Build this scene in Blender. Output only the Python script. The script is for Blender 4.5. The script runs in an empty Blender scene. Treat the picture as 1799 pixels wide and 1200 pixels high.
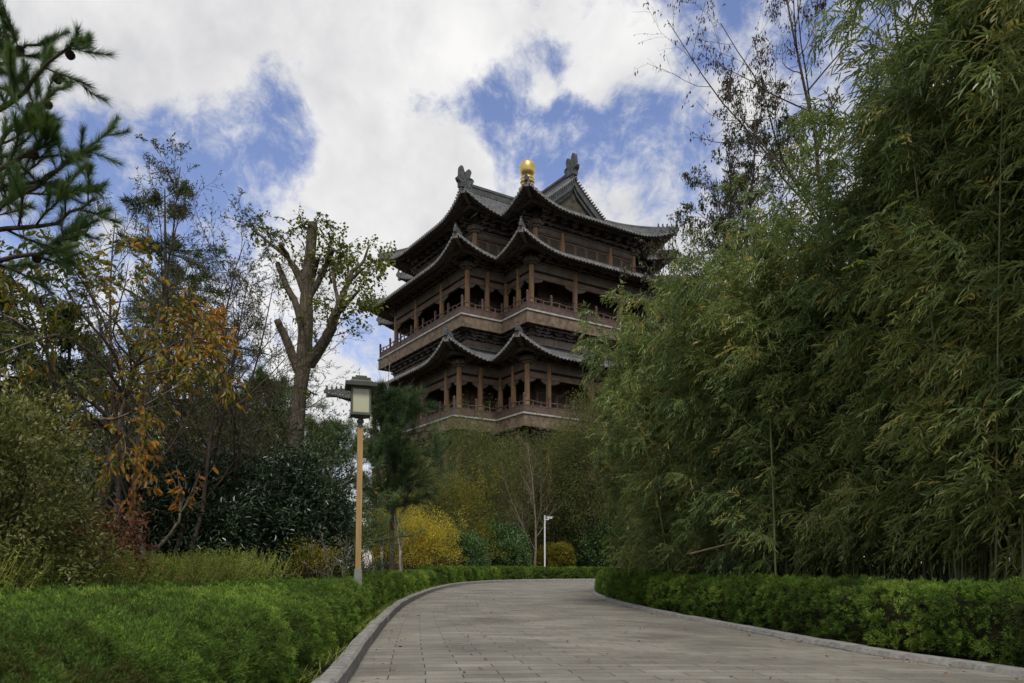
import bpy, math
import numpy as np
from mathutils import Vector
R = math.radians
scene = bpy.context.scene
col = scene.collection

# ------------------------------------------------------------------ camera
F = 1350.0                      # focal length in photo pixels (27 mm on a 36 mm frame)
EYE = 1.1
cam_d = bpy.data.cameras.new("camera")
cam_d.sensor_width = 36.0
cam_d.lens = F / 1799 * 36
cam_d.shift_y = 397 / 1799
cam_d.clip_start = 0.05
cam_d.clip_end = 3000
cam_d.dof.use_dof = True
cam_d.dof.focus_distance = 32
cam_d.dof.aperture_fstop = 5.0
cam = bpy.data.objects.new("camera", cam_d)
col.objects.link(cam)
cam.location = (0, 0, EYE)
cam.rotation_euler = (R(90), 0, 0)
scene.camera = cam

def P(px, py, d):
    """point at depth d seen at photo pixel px, py"""
    return np.array([(px - 899.5) / F * d, d, EYE + (997 - py) / F * d])

# ------------------------------------------------------------------ light
SUN_EL, SUN_AZ = 56.0, 176.0    # azimuth measured from the view direction, clockwise
sun_d = bpy.data.lights.new("sun", 'SUN')
sun_d.energy = 2.3
sun_d.angle = R(16)
sun_d.color = (1.0, 0.95, 0.87)
sun = bpy.data.objects.new("sun", sun_d)
col.objects.link(sun)
sv = Vector((math.sin(R(SUN_AZ)) * math.cos(R(SUN_EL)), math.cos(R(SUN_AZ)) * math.cos(R(SUN_EL)), math.sin(R(SUN_EL))))
sun.rotation_euler = sv.to_track_quat('Z', 'Y').to_euler()
sun.location = (20, -20, 40)

def make_world():
    w = bpy.data.worlds.new("World")
    scene.world = w
    w.use_nodes = True
    nt = w.node_tree
    N, L = nt.nodes, nt.links
    for n in list(N): N.remove(n)
    out = N.new('ShaderNodeOutputWorld')
    bg = N.new('ShaderNodeBackground')
    bg.inputs['Strength'].default_value = 0.1
    L.new(bg.outputs[0], out.inputs[0])
    sky = N.new('ShaderNodeTexSky')
    sky.sky_type = 'NISHITA'
    sky.sun_disc = False
    sky.sun_elevation = R(SUN_EL)
    sky.sun_rotation = R(SUN_AZ)
    sky.air_density = 1.0; sky.dust_density = 0.6; sky.ozone_density = 3.0
    tc = N.new('ShaderNodeTexCoord')
    D = tc.outputs['Generated']
    def math_(op, a, b=None, c=None):
        n = N.new('ShaderNodeMath'); n.operation = op
        for k, v in enumerate((a, b, c)):
            if v is None: continue
            if isinstance(v, (int, float)): n.inputs[k].default_value = v
            else: L.new(v, n.inputs[k])
        return n.outputs[0]
    def noise(scale, detail, rough, vec, dist=0.0):
        n = N.new('ShaderNodeTexNoise'); n.inputs['Scale'].default_value = scale
        n.inputs['Detail'].default_value = detail; n.inputs['Roughness'].default_value = rough
        n.inputs['Distortion'].default_value = dist
        L.new(vec, n.inputs['Vector']); return n
    # gentle domain warp so that openings get torn edges
    wn = noise(5.0, 4, .55, D)
    sub = N.new('ShaderNodeVectorMath'); sub.operation = 'SUBTRACT'; L.new(wn.outputs['Color'], sub.inputs[0]); sub.inputs[1].default_value = (.5, .5, .5)
    scl = N.new('ShaderNodeVectorMath'); scl.operation = 'SCALE'; L.new(sub.outputs[0], scl.inputs[0]); scl.inputs['Scale'].default_value = .10
    add = N.new('ShaderNodeVectorMath'); add.operation = 'ADD'; L.new(D, add.inputs[0]); L.new(scl.outputs[0], add.inputs[1])
    nrm = N.new('ShaderNodeVectorMath'); nrm.operation = 'NORMALIZE'; L.new(add.outputs[0], nrm.inputs[0])
    DW = nrm.outputs[0]
    # openings (+) and cloud heads (-) in the cloud cover: direction, angular radius, weight
    blobs = [(450, 290, 80, .55), (500, 250, 50, .3), (350, 310, 70, .34), (325, 230, 45, .42), (190, 215, 40, .35), (230, 290, 50, .2), (110, 330, 80, .3), (495, 180, 55, .5), (400, 360, 70, .4), (280, 390, 90, .3),
             (955, 75, 32, .6), (915, 120, 36, .6), (990, 90, 28, .4), (890, 175, 45, .55), (860, 225, 50, .6), (930, 245, 65, .6), (1010, 195, 45, .5), (1020, 265, 60, .6), (1100, 270, 60, .62), (1180, 290, 75, .7), (1230, 255, 50, .5), (735, 195, 46, .65), (800, 195, 46, .6),
             (1235, 45, 85, .8), (1290, 85, 50, .6), (1340, 20, 80, .7), (1150, 210, 50, .5), (1480, 40, 150, .5), (1240, 340, 70, .4), (1190, 90, 30, .4),
             (620, 600, 60, .42), (60, 190, 70, .35), (300, 560, 170, .35), (60, 470, 90, .35),
             (820, 60, 130, -.35), (640, 230, 110, -.4), (770, 275, 75, -.5), (870, 300, 40, -.3), (1060, 110, 62, -.5), (970, 140, 30, -.35), (1130, 70, 45, -.35), (1120, 350, 60, -.45),
             (600, 400, 110, -.35), (330, 110, 150, -.45), (1260, 160, 50, -.45), (1350, 150, 60, -.5), (950, 330, 40, -.35), (590, 660, 60, -.35), (1180, 140, 40, -.4), (700, 60, 200, -.3), (120, 60, 120, -.35)]
    total = None
    for (px, py, rp, wt) in blobs:
        v = Vector(((px - 899.5) / F, 1, (997 - py) / F)); l = v.length; v.normalize()
        ang = rp * .72 / F / l
        dn = N.new('ShaderNodeVectorMath'); dn.operation = 'DOT_PRODUCT'; L.new(DW, dn.inputs[0]); dn.inputs[1].default_value = v
        # gaussian-like falloff: exp((cos-1)/sigma^2)
        e = math_('MULTIPLY', math_('SUBTRACT', dn.outputs['Value'], 1.0), 1.0 / (ang * ang))
        g = math_('EXPONENT', e)
        total = math_('MULTIPLY', g, wt) if total is None else math_('MULTIPLY_ADD', g, wt, total)
    total = math_('MINIMUM', math_('MAXIMUM', total, -.5), .42)
    n1 = noise(8.0, 10, .62, DW)
    n2 = noise(22.0, 8, .68, DW)
    fb = math_('MULTIPLY_ADD', n1.outputs['Fac'], 1.8, math_('MULTIPLY_ADD', n2.outputs['Fac'], 1.9, -1.25))
    dens = math_('SUBTRACT', fb, math_('MULTIPLY', total, 1.0))
    mr = N.new('ShaderNodeMapRange'); mr.interpolation_type = 'SMOOTHSTEP'
    mr.inputs['From Min'].default_value = .0; mr.inputs['From Max'].default_value = .80
    L.new(dens, mr.inputs['Value'])
    # cloud colour: bluish grey veils to near white heads
    n3 = noise(3.0, 5, .55, D)
    n4 = noise(7.0, 6, .6, DW)
    cr = N.new('ShaderNodeValToRGB')
    cr.color_ramp.elements[0].position = .40; cr.color_ramp.elements[0].color = (4.5, 4.53, 4.75, 1)
    cr.color_ramp.elements[1].position = .60; cr.color_ramp.elements[1].color = (7.05, 7.0, 6.92, 1)
    L.new(math_('MULTIPLY_ADD', n3.outputs['Fac'], .6, math_('MULTIPLY', n4.outputs['Fac'], .4)), cr.inputs['Fac'])
    tint = N.new('ShaderNodeMix'); tint.data_type = 'RGBA'; tint.blend_type = 'MULTIPLY'
    tint.inputs['Factor'].default_value = 1
    L.new(sky.outputs[0], tint.inputs['A']); tint.inputs['B'].default_value = (1.42, 1.2, 1.28, 1)
    mix = N.new('ShaderNodeMix'); mix.data_type = 'RGBA'
    L.new(mr.outputs[0], mix.inputs['Factor'])
    L.new(tint.outputs['Result'], mix.inputs['A']); L.new(cr.outputs[0], mix.inputs['B'])
    L.new(mix.outputs['Result'], bg.inputs['Color'])
make_world()
scene.view_settings.view_transform = 'Standard'
scene.view_settings.look = 'None'
scene.view_settings.exposure = 0.44
scene.view_settings.gamma = 1.0
scene.view_settings.use_curve_mapping = False
scene.cycles.max_bounces = 5
scene.cycles.diffuse_bounces = 4
scene.cycles.glossy_bounces = 2
scene.cycles.transmission_bounces = 3
scene.cycles.transparent_max_bounces = 4

# ------------------------------------------------------------------ materials
def _bsdf(name):
    m = bpy.data.materials.new(name); m.use_nodes = True
    return m, m.node_tree.nodes, m.node_tree.links, m.node_tree.nodes['Principled BSDF']

def surf(name, c1, c2, scale=3.0, rough=.75, bump=.0, bscale=20, spec=.3, metal=0.0, stretch=(1, 1, 1), detail=6, lo=.35, hi=.65):
    m, N, L, b = _bsdf(name)
    tc = N.new('ShaderNodeTexCoord'); mp = N.new('ShaderNodeMapping'); mp.inputs['Scale'].default_value = stretch
    L.new(tc.outputs['Object'], mp.inputs['Vector'])
    n = N.new('ShaderNodeTexNoise'); n.inputs['Scale'].default_value = scale; n.inputs['Detail'].default_value = detail; n.inputs['Roughness'].default_value = .6
    L.new(mp.outputs[0], n.inputs['Vector'])
    cr = N.new('ShaderNodeValToRGB'); cr.color_ramp.elements[0].position = lo; cr.color_ramp.elements[1].position = hi
    cr.color_ramp.elements[0].color = (*c1, 1); cr.color_ramp.elements[1].color = (*c2, 1)
    L.new(n.outputs['Fac'], cr.inputs['Fac']); L.new(cr.outputs[0], b.inputs['Base Color'])
    b.inputs['Roughness'].default_value = rough; b.inputs['Metallic'].default_value = metal
    b.inputs['Specular IOR Level'].default_value = spec
    if bump:
        n2 = N.new('ShaderNodeTexNoise'); n2.inputs['Scale'].default_value = bscale; n2.inputs['Detail'].default_value = 6
        L.new(mp.outputs[0], n2.inputs['Vector'])
        bp = N.new('ShaderNodeBump'); bp.inputs['Strength'].default_value = bump; bp.inputs['Distance'].default_value = .02
        L.new(n2.outputs['Fac'], bp.inputs['Height']); L.new(bp.outputs[0], b.inputs['Normal'])
    return m

def leafm(name, cols, rough=.5, trans=.3, spec=.3, tgain=1.3):
    """leaf material: every leaf takes its own colour from the ramp by its 'tint' attribute"""
    m, N, L, b = _bsdf(name)
    at = N.new('ShaderNodeAttribute'); at.attribute_name = 'tint'
    cr = N.new('ShaderNodeValToRGB'); el = cr.color_ramp.elements
    while len(el) < len(cols): el.new(.5)
    for k, c in enumerate(cols):
        el[k].position = k / (len(cols) - 1); el[k].color = (*c, 1)
    L.new(at.outputs['Fac'], cr.inputs['Fac']); L.new(cr.outputs[0], b.inputs['Base Color'])
    b.inputs['Roughness'].default_value = rough; b.inputs['Specular IOR Level'].default_value = spec
    if trans:
        t = N.new('ShaderNodeBsdfTranslucent')
        g = N.new('ShaderNodeMix'); g.data_type = 'RGBA'; g.blend_type = 'MULTIPLY'; g.inputs['Factor'].default_value = 1
        L.new(cr.outputs[0], g.inputs['A']); g.inputs['B'].default_value = (tgain, tgain * 1.02, tgain * .6, 1)
        L.new(g.outputs['Result'], t.inputs['Color'])
        mx = N.new('ShaderNodeMixShader'); mx.inputs[0].default_value = trans
        L.new(b.outputs[0], mx.inputs[1]); L.new(t.outputs[0], mx.inputs[2])
        L.new(mx.outputs[0], N['Material Output'].inputs['Surface'])
    return m

# ------------------------------------------------------------------ mesh helpers
class Geo:
    """gathers vertices and quads / triangles for ONE mesh object"""
    def __init__(s): s.v = []; s.q = []; s.t = []; s.n = 0; s.tint = []
    def add(s, v, quads=None, tris=None, tint=None):
        v = np.asarray(v, float).reshape(-1, 3)
        if quads is not None and len(quads): s.q.append(np.asarray(quads, np.int64).reshape(-1, 4) + s.n)
        if tris is not None and len(tris): s.t.append(np.asarray(tris, np.int64).reshape(-1, 3) + s.n)
        s.v.append(v); s.n += len(v)
        s.tint.append(np.full(len(v), .5) if tint is None else np.asarray(tint, float))
        return s
    def box(s, c, size, ax=None):
        """box centred at c; ax = 3x3 rows of axes"""
        c = np.asarray(c, float); h = np.asarray(size, float) / 2
        k = np.array([[-1, -1, -1], [1, -1, -1], [1, 1, -1], [-1, 1, -1], [-1, -1, 1], [1, -1, 1], [1, 1, 1], [-1, 1, 1]], float) * h
        if ax is not None: k = k @ np.asarray(ax, float)
        return s.add(k + c, [[0, 3, 2, 1], [4, 5, 6, 7], [0, 1, 5, 4], [1, 2, 6, 5], [2, 3, 7, 6], [3, 0, 4, 7]])
    def tubes(s, pts, rad, nseg=6, tint=None, cap=True):
        """pts (B,n,3), rad (B,n)"""
        pts = np.asarray(pts, float); rad = np.asarray(rad, float)
        if pts.ndim == 2: pts = pts[None]; rad = rad[None]
        B, n, _ = pts.shape
        if B == 0: return s
        T = np.gradient(pts, axis=1); T /= np.linalg.norm(T, axis=2, keepdims=True) + 1e-9
        m = T.mean(1); ref = np.where(np.abs(m[:, 2:3]) < .8, [[0, 0, 1.]], [[1., 0, 0]])
        A = np.cross(T, ref[:, None]); A /= np.linalg.norm(A, axis=2, keepdims=True) + 1e-9
        Bn = np.cross(T, A)
        an = np.arange(nseg) / nseg * 2 * np.pi
        V = pts[:, :, None] + rad[:, :, None, None] * (np.cos(an)[:, None] * A[:, :, None] + np.sin(an)[:, None] * Bn[:, :, None])
        b, i, j = np.meshgrid(np.arange(B), np.arange(n - 1), np.arange(nseg), indexing='ij')
        i0 = (b * n + i) * nseg; j2 = (j + 1) % nseg
        Q = np.stack([i0 + j, i0 + j2, i0 + nseg + j2, i0 + nseg + j], -1).reshape(-1, 4)
        V = V.reshape(-1, 3)
        tris = None
        if cap:
            ends = pts[:, -1]; base = len(V); V = np.concatenate([V, ends])
            b, j = np.meshgrid(np.arange(B), np.arange(nseg), indexing='ij')
            i0 = (b * n + n - 1) * nseg
            tris = np.stack([i0 + j, i0 + (j + 1) % nseg, base + b], -1).reshape(-1, 3)
        tn = None if tint is None else np.concatenate([np.repeat(tint, n * nseg), tint] if cap else [np.repeat(tint, n * nseg)])
        return s.add(V, Q, tris, tn)
    def lathe(s, c, prof, nseg=16):
        prof = np.asarray(prof, float); n = len(prof); an = np.arange(nseg) / nseg * 2 * np.pi
        V = np.stack([prof[:, None, 0] * np.cos(an), prof[:, None, 0] * np.sin(an), np.repeat(prof[:, 1:2], nseg, 1)], -1).reshape(-1, 3) + np.asarray(c)
        i, j = np.meshgrid(np.arange(n - 1), np.arange(nseg), indexing='ij'); j2 = (j + 1) % nseg
        return s.add(V, np.stack([i * nseg + j, i * nseg + j2, (i + 1) * nseg + j2, (i + 1) * nseg + j], -1).reshape(-1, 4))
    def grid(s, V, tint=None, flip=False):
        """V (n,m,3)"""
        n, m, _ = V.shape
        i, j = np.meshgrid(np.arange(n - 1), np.arange(m - 1), indexing='ij'); a = i * m + j
        Q = np.stack([a, a + 1, a + m + 1, a + m], -1).reshape(-1, 4)
        return s.add(V.reshape(-1, 3), Q[:, ::-1] if flip else Q, None, tint)
    def prism(s, outline, c, ax, thick):
        """outline (n,2) in plane ax[0], ax[1], extruded +-thick/2 along ax[2] (fan-filled from the centroid)"""
        o = np.asarray(outline, float); n = len(o); ax = np.asarray(ax, float)
        o = np.vstack([o, o.mean(0)])
        f = o @ ax[:2] + np.asarray(c)
        V = np.vstack([f + ax[2] * thick / 2, f - ax[2] * thick / 2])
        k = np.arange(n); k2 = (k + 1) % n
        tr = np.vstack([np.stack([k, k2, np.full(n, n)], 1), np.stack([k2 + n + 1, k + n + 1, np.full(n, 2 * n + 1)], 1)])
        return s.add(V, np.stack([k, k + n + 1, k2 + n + 1, k2], 1), tr)
    def mesh(s, name, mat, smooth=False):
        me = bpy.data.meshes.new(name)
        v = np.concatenate(s.v) if s.v else np.zeros((0, 3))
        q = np.concatenate(s.q) if s.q else np.zeros((0, 4), np.int64)
        t = np.concatenate(s.t) if s.t else np.zeros((0, 3), np.int64)
        me.vertices.add(len(v)); me.vertices.foreach_set('co', v.astype(np.float32).ravel())
        me.loops.add(q.size + t.size); me.loops.foreach_set('vertex_index', np.concatenate([q.ravel(), t.ravel()]).astype(np.int32))
        me.polygons.add(len(q) + len(t))
        me.polygons.foreach_set('loop_start', np.concatenate([np.arange(len(q)) * 4, q.size + np.arange(len(t)) * 3]).astype(np.int32))
        a = me.attributes.new('tint', 'FLOAT', 'POINT'); a.data.foreach_set('value', np.concatenate(s.tint).astype(np.float32))
        me.update(calc_edges=True)
        me.polygons.foreach_set('use_smooth', np.full(len(q) + len(t), smooth))
        me.materials.append(mat)
        return me
    def obj(s, name, mat, parent=None, smooth=False):
        me = s.mesh(name, mat, smooth)
        o = bpy.data.objects.new(name, me); col.objects.link(o)
        if parent is not None: o.parent = parent
        return o

def inst(name, me, parent, loc=(0, 0, 0), rz=0):
    o = bpy.data.objects.new(name, me); col.objects.link(o); o.parent = parent
    o.location = loc; o.rotation_euler = (0, 0, rz); return o

def tag(o, label, cat, group=None, kind=None):
    o['label'] = label; o['category'] = cat
    if group: o['group'] = group
    if kind: o['kind'] = kind
    return o

def thing(name, label, cat, loc=(0, 0, 0), rz=0, group=None):
    o = bpy.data.objects.new(name, None); col.objects.link(o)
    o.location = loc; o.rotation_euler = (0, 0, rz)
    o.empty_display_size = .2
    return tag(o, label, cat, group)

def structure(o): o['kind'] = 'structure'; return o

def unit(v): return v / (np.linalg.norm(v, axis=-1, keepdims=True) + 1e-9)

def leaves(g, pos, dr, L, W, rng, shape='quad', up=None, fold=.25, droop=.0, tint=None):
    """leaf blades at pos along dr; L, W arrays or scalars"""
    n = len(pos)
    if n == 0: return
    L = np.broadcast_to(L, n)[:, None] * np.ones((n, 1)); W = np.broadcast_to(W, n)[:, None] * np.ones((n, 1))
    d = unit(dr)
    u = rng.normal(size=(n, 3)) * .6 + ([0, 0, 1.] if up is None else up)
    S = unit(np.cross(d, u)); Nn = np.cross(S, d)
    if tint is None: tint = rng.random(n)
    if shape == 'tri':
        V = np.stack([pos - S * W / 2, pos + S * W / 2, pos + d * L], 1)
        g.add(V.reshape(-1, 3), None, np.arange(n * 3).reshape(-1, 3), np.repeat(tint, 3)); return
    if shape == 'quad':
        m = pos + d * L * .42 - Nn * L * droop * .2
        V = np.stack([pos, m + S * W / 2 + Nn * W * fold, pos + d * L - Nn * L * droop, m - S * W / 2 + Nn * W * fold], 1)
        g.add(V.reshape(-1, 3), np.arange(n * 4).reshape(-1, 4), None, np.repeat(tint, 4)); return
    # oval: six points, folded on the midrib
    a = pos + d * L * .3 + Nn * (W * fold); b = pos + d * L * .68 - Nn * L * droop * .4 + Nn * (W * fold)
    V = np.stack([pos, a + S * W * .46, b + S * W * .42, pos + d * L - Nn * L * droop, b - S * W * .42, a - S * W * .46], 1)
    k = np.arange(n)[:, None] * 6
    g.add(V.reshape(-1, 3), np.vstack([k + [0, 3, 2, 1], k + [0, 5, 4, 3]]), None, np.repeat(tint, 6))

def spline(pts, n):
    """Catmull-Rom through pts, n samples"""
    p = np.asarray(pts, float); p = np.vstack([2 * p[0] - p[1], p, 2 * p[-1] - p[-2]])
    m = len(p) - 3; t = np.linspace(0, m - 1e-6, n); k = t.astype(int); f = (t - k)[:, None]
    a, b, c, d = p[k], p[k + 1], p[k + 2], p[k + 3]
    return .5 * (2 * b + (c - a) * f + (2 * a - 5 * b + 4 * c - d) * f ** 2 + (3 * b - a - 3 * c + d) * f ** 3)

def vnoise(p, seed=0):
    """value noise of points (n,2|3) -> 0..1"""
    p = np.asarray(p, float); i = np.floor(p).astype(np.int64); f = p - i; f = f * f * (3 - 2 * f)
    dim = p.shape[1]; out = 0
    for c in range(2 ** dim):
        o = np.array([(c >> k) & 1 for k in range(dim)])
        q = i + o
        h = seed * 374761393 + q[:, 0] * 668265263 + q[:, 1] * 2147483647
        if dim == 3: h = h + q[:, 2] * 1274126177
        h = (h ^ (h >> 13)) * 1274126177; h = (h ^ (h >> 16)) & 0xffff
        out = out + h / 65535. * np.prod(np.where(o, f, 1 - f), 1)
    return out

# ------------------------------------------------------------------ ground, road, kerbs
M_soil = surf('soil', (.028, .024, .017), (.06, .05, .034), 4, .95, .6, 30, .1)
g = Geo()
xs = np.concatenate([[-1500, -400, -120], np.linspace(-60, 60, 61), [120, 400, 1500]])
ys = np.concatenate([[-400, -60], np.linspace(-20, 120, 71), [200, 500, 1600]])
X_, Y_ = np.meshgrid(xs, ys, indexing='ij')
g.grid(np.stack([X_, Y_, np.zeros_like(X_)], -1), flip=True)
structure(g.obj('ground', M_soil))

LK = [(-.2, -5), (-.72, 0), (-1.1, 3), (-1.57, 7.43), (-2.05, 11.4), (-2.81, 19), (-3.27, 26.5), (-3.5, 37), (-2.9, 48), (-.8, 56), (2.9, 60.6), (7, 62.2), (14, 63.2), (24, 63.6)]
RK = [(8.4, -5), (6.9, 0), (5.95, 3.5), (5.07, 7.6), (4.42, 9.83), (3.8, 14.7), (3.15, 21.8), (3.2, 30), (3.9, 36), (5.6, 42), (9, 47.5), (13.5, 50.8), (18, 52.4), (26, 53.2)]
NL = 260
lk = spline(LK, NL); rk = spline(RK, NL)
def resample(c, n):
    s = np.r_[0, np.cumsum(np.linalg.norm(np.diff(c, axis=0), axis=1))]
    t = np.linspace(0, s[-1], n); return np.stack([np.interp(t, s, c[:, k]) for k in range(2)], 1), s[-1]
def side_normal(c):
    t = unit(np.gradient(c, axis=0)); return np.stack([t[:, 1], -t[:, 0]], 1)      # to the right of travel

def road_material():
    m, N, L, b = _bsdf('granite_pavers')
    uv = N.new('ShaderNodeUVMap'); uv.uv_map = 'lay'
    br = N.new('ShaderNodeTexBrick'); br.offset = .5; br.squash = 1
    br.inputs['Scale'].default_value = 1; br.inputs['Brick Width'].default_value = .74; br.inputs['Row Height'].default_value = .245
    br.inputs['Mortar Size'].default_value = .0075; br.inputs['Mortar Smooth'].default_value = .3; br.inputs['Bias'].default_value = 0
    br.inputs['Color1'].default_value = (.165, .158, .138, 1); br.inputs['Color2'].default_value = (.235, .225, .196, 1); br.inputs['Mortar'].default_value = (.045, .042, .038, 1)
    wob = N.new('ShaderNodeTexNoise'); wob.inputs['Scale'].default_value = 3
    L.new(uv.outputs[0], wob.inputs['Vector'])
    vm = N.new('ShaderNodeVectorMath'); vm.operation = 'MULTIPLY_ADD'; L.new(wob.outputs['Color'], vm.inputs[0]); vm.inputs[1].default_value = (.012, .012, 0); L.new(uv.outputs[0], vm.inputs[2])
    L.new(vm.outputs[0], br.inputs['Vector'])
    tc = N.new('ShaderNodeTexCoord')
    n1 = N.new('ShaderNodeTexNoise'); n1.inputs['Scale'].default_value = .55; n1.inputs['Detail'].default_value = 7; n1.inputs['Roughness'].default_value = .65
    L.new(tc.outputs['Object'], n1.inputs['Vector'])
    n2 = N.new('ShaderNodeTexNoise'); n2.inputs['Scale'].default_value = 45; n2.inputs['Detail'].default_value = 5; n2.inputs['Roughness'].default_value = .7
    L.new(tc.outputs['Object'], n2.inputs['Vector'])
    def mixc(mode, f, A, B):
        x = N.new('ShaderNodeMix'); x.data_type = 'RGBA'; x.blend_type = mode; x.inputs['Factor'].default_value = f
        L.new(A, x.inputs['A']); L.new(B, x.inputs['B']); return x.outputs['Result']
    r1 = N.new('ShaderNodeValToRGB'); r1.color_ramp.elements[0].position = .3; r1.color_ramp.elements[0].color = (.56, .54, .52, 1); r1.color_ramp.elements[1].position = .62; r1.color_ramp.elements[1].color = (1.12, 1.1, 1.05, 1)
    L.new(n1.outputs['Fac'], r1.inputs['Fac'])
    r2 = N.new('ShaderNodeValToRGB'); r2.color_ramp.elements[0].position = .32; r2.color_ramp.elements[0].color = (.7, .7, .7, 1); r2.color_ramp.elements[1].position = .7; r2.color_ramp.elements[1].color = (1.2, 1.2, 1.2, 1)
    L.new(n2.outputs['Fac'], r2.inputs['Fac'])
    c = mixc('MULTIPLY', 1, br.outputs['Color'], r1.outputs[0]); c = mixc('MULTIPLY', .8, c, r2.outputs[0])
    L.new(c, b.inputs['Base Color'])
    b.inputs['Roughness'].default_value = .72; b.inputs['Specular IOR Level'].default_value = .3
    bp = N.new('ShaderNodeBump'); bp.inputs['Strength'].default_value = .5; bp.inputs['Distance'].default_value = .006
    hh = N.new('ShaderNodeMath'); hh.operation = 'MULTIPLY_ADD'; L.new(br.outputs['Fac'], hh.inputs[0]); hh.inputs[1].default_value = -1.2; L.new(n2.outputs['Fac'], hh.inputs[2])
    L.new(hh.outputs[0], bp.inputs['Height']); L.new(bp.outputs[0], b.inputs['Normal'])
    return m

def make_road():
    n, m = NL, 13
    w = np.linspace(0, 1, m)
    V = lk[:, None] * (1 - w[:, None]) + rk[:, None] * w[:, None]
    crown = .03 * (1 - (2 * w - 1) ** 2)
    V3 = np.concatenate([V, (np.ones((n, 1)) * (.01 + crown))[..., None]], -1)
    g = Geo(); g.grid(V3)
    o = g.obj('road', road_material(), smooth=True)
    c = V[:, m // 2]
    s = np.r_[0, np.cumsum(np.linalg.norm(np.diff(c, axis=0), axis=1))]
    wid = np.linalg.norm(V - V[:, :1], axis=-1)
    UV = np.stack([wid, np.repeat(s[:, None], m, 1)], -1).reshape(-1, 2)
    me = o.data; uvl = me.uv_layers.new(name='lay')
    vi = np.empty(len(me.loops), np.int32); me.loops.foreach_get('vertex_index', vi)
    uvl.data.foreach_set('uv', UV[vi].astype(np.float32).ravel())
    structure(o)
make_road()

M_kerb = surf('kerb_granite', (.15, .145, .135), (.27, .26, .24), 9, .8, .5, 60, .25)
def make_kerb(name, c, sgn, h, w, step, lean, rng):
    """kerb stones, each with small gaps, along the outer side of a road edge (sgn: -1 left, +1 right)"""
    total = resample(c, 10)[1]; n = int(total / step)
    cc, _ = resample(c, n + 1); nn = side_normal(cc) * sgn
    g = Geo(); gap = .006
    for k in range(n):
        a, b = cc[k], cc[k + 1]; t = unit(b - a); a = a + t * gap; b = b - t * gap
        z = h + rng.normal() * .006; off = rng.normal() * .006
        prof = [(0, -.1), (0, z - .035 - lean), (.03, z - .008), (w * .5, z), (w, z - .006), (w, -.1)]
        V = []
        for (q, nrm_) in ((a, nn[k]), (b, nn[k + 1])):
            for (o_, zz) in prof: V.append([*(q + nrm_ * (o_ + off)), zz])
        p = len(prof)
        Q = [[i, i + 1, i + 1 + p, i + p] for i in range(p - 1)]
        if sgn > 0: Q = [q[::-1] for q in Q]
        Q += [[0, 1, 4, 5], [1, 2, 3, 4], [p, p + 5, p + 4, p + 1], [p + 1, p + 4, p + 3, p + 2]]
        g.add(V, Q)
    structure(g.obj(name, M_kerb))
rng = np.random.default_rng(5)
make_kerb('kerb', lk, -1, .19, .16, .88, 0, rng)
make_kerb('kerb', rk, 1, .085, .24, .9, .03, rng)

# ------------------------------------------------------------------ the tower
TH = 33.19
tower = thing('pagoda_tower', 'dark wooden multi-storey tower with stacked grey tiled eaves and a golden ball on top', 'tower', (1.61 * 1.25, 100, -.275), R(TH))
tower.scale = (1.25, 1.25, 1.25)
M_tile = surf('grey_roof_tile', (.05, .054, .055), (.115, .12, .12), 1.6, .7, .3, 14, .35)
M_tile_end = surf('grey_tile_end', (.12, .125, .12), (.25, .255, .245), 2.5, .7, 0, 1, .3)
M_ridge = surf('dark_ridge_tile', (.045, .048, .049), (.09, .094, .094), 2.0, .75, .4, 10, .3)
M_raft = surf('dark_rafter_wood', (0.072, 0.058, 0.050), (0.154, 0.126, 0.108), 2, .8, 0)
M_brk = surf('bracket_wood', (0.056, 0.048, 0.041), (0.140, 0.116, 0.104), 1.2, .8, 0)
M_beam = surf('weathered_beam_wood', (0.110, 0.076, 0.055), (0.218, 0.153, 0.110), 1.3, .75, .3, 12, .25, stretch=(1, 1, 2.5))
M_beam2 = surf('faded_painted_beam', (0.095, 0.078, 0.062), (0.168, 0.146, 0.118), 1.0, .75, .3, 12, .25)
M_colm = surf('column_wood', (0.183, 0.101, 0.045), (0.366, 0.221, 0.107), 2.2, .6, .2, 9, .35, stretch=(3, 3, .35))
M_rail = surf('railing_wood', (0.059, 0.038, 0.032), (0.113, 0.075, 0.059), 2.4, .7, .2, 9, .3)
M_fasc = surf('balcony_fascia', (0.077, 0.056, 0.040), (0.192, 0.145, 0.099), 2.2, .8, .6, 9, .2)
M_trim = surf('pale_slab_edge', (.24, .23, .21), (.4, .385, .36), 2, .8, .2, 12)
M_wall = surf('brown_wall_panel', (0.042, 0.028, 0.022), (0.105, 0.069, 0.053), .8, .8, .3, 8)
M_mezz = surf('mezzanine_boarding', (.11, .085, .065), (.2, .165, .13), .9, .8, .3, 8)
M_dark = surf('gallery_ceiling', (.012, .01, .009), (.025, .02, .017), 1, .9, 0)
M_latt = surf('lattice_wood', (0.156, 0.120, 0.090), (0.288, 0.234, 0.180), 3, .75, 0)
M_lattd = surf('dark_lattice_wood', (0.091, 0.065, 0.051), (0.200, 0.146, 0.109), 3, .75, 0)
M_gold = surf('gilded_metal', (0.521, 0.372, 0.102), (0.688, 0.521, 0.186), 2.5, .34, .12, 6, .5, metal=1.0)
M_gable = surf('carved_gable_panel', (0.025, 0.025, 0.018), (0.088, 0.080, 0.047), 2.2, .75, .9, 5, .3)

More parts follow.
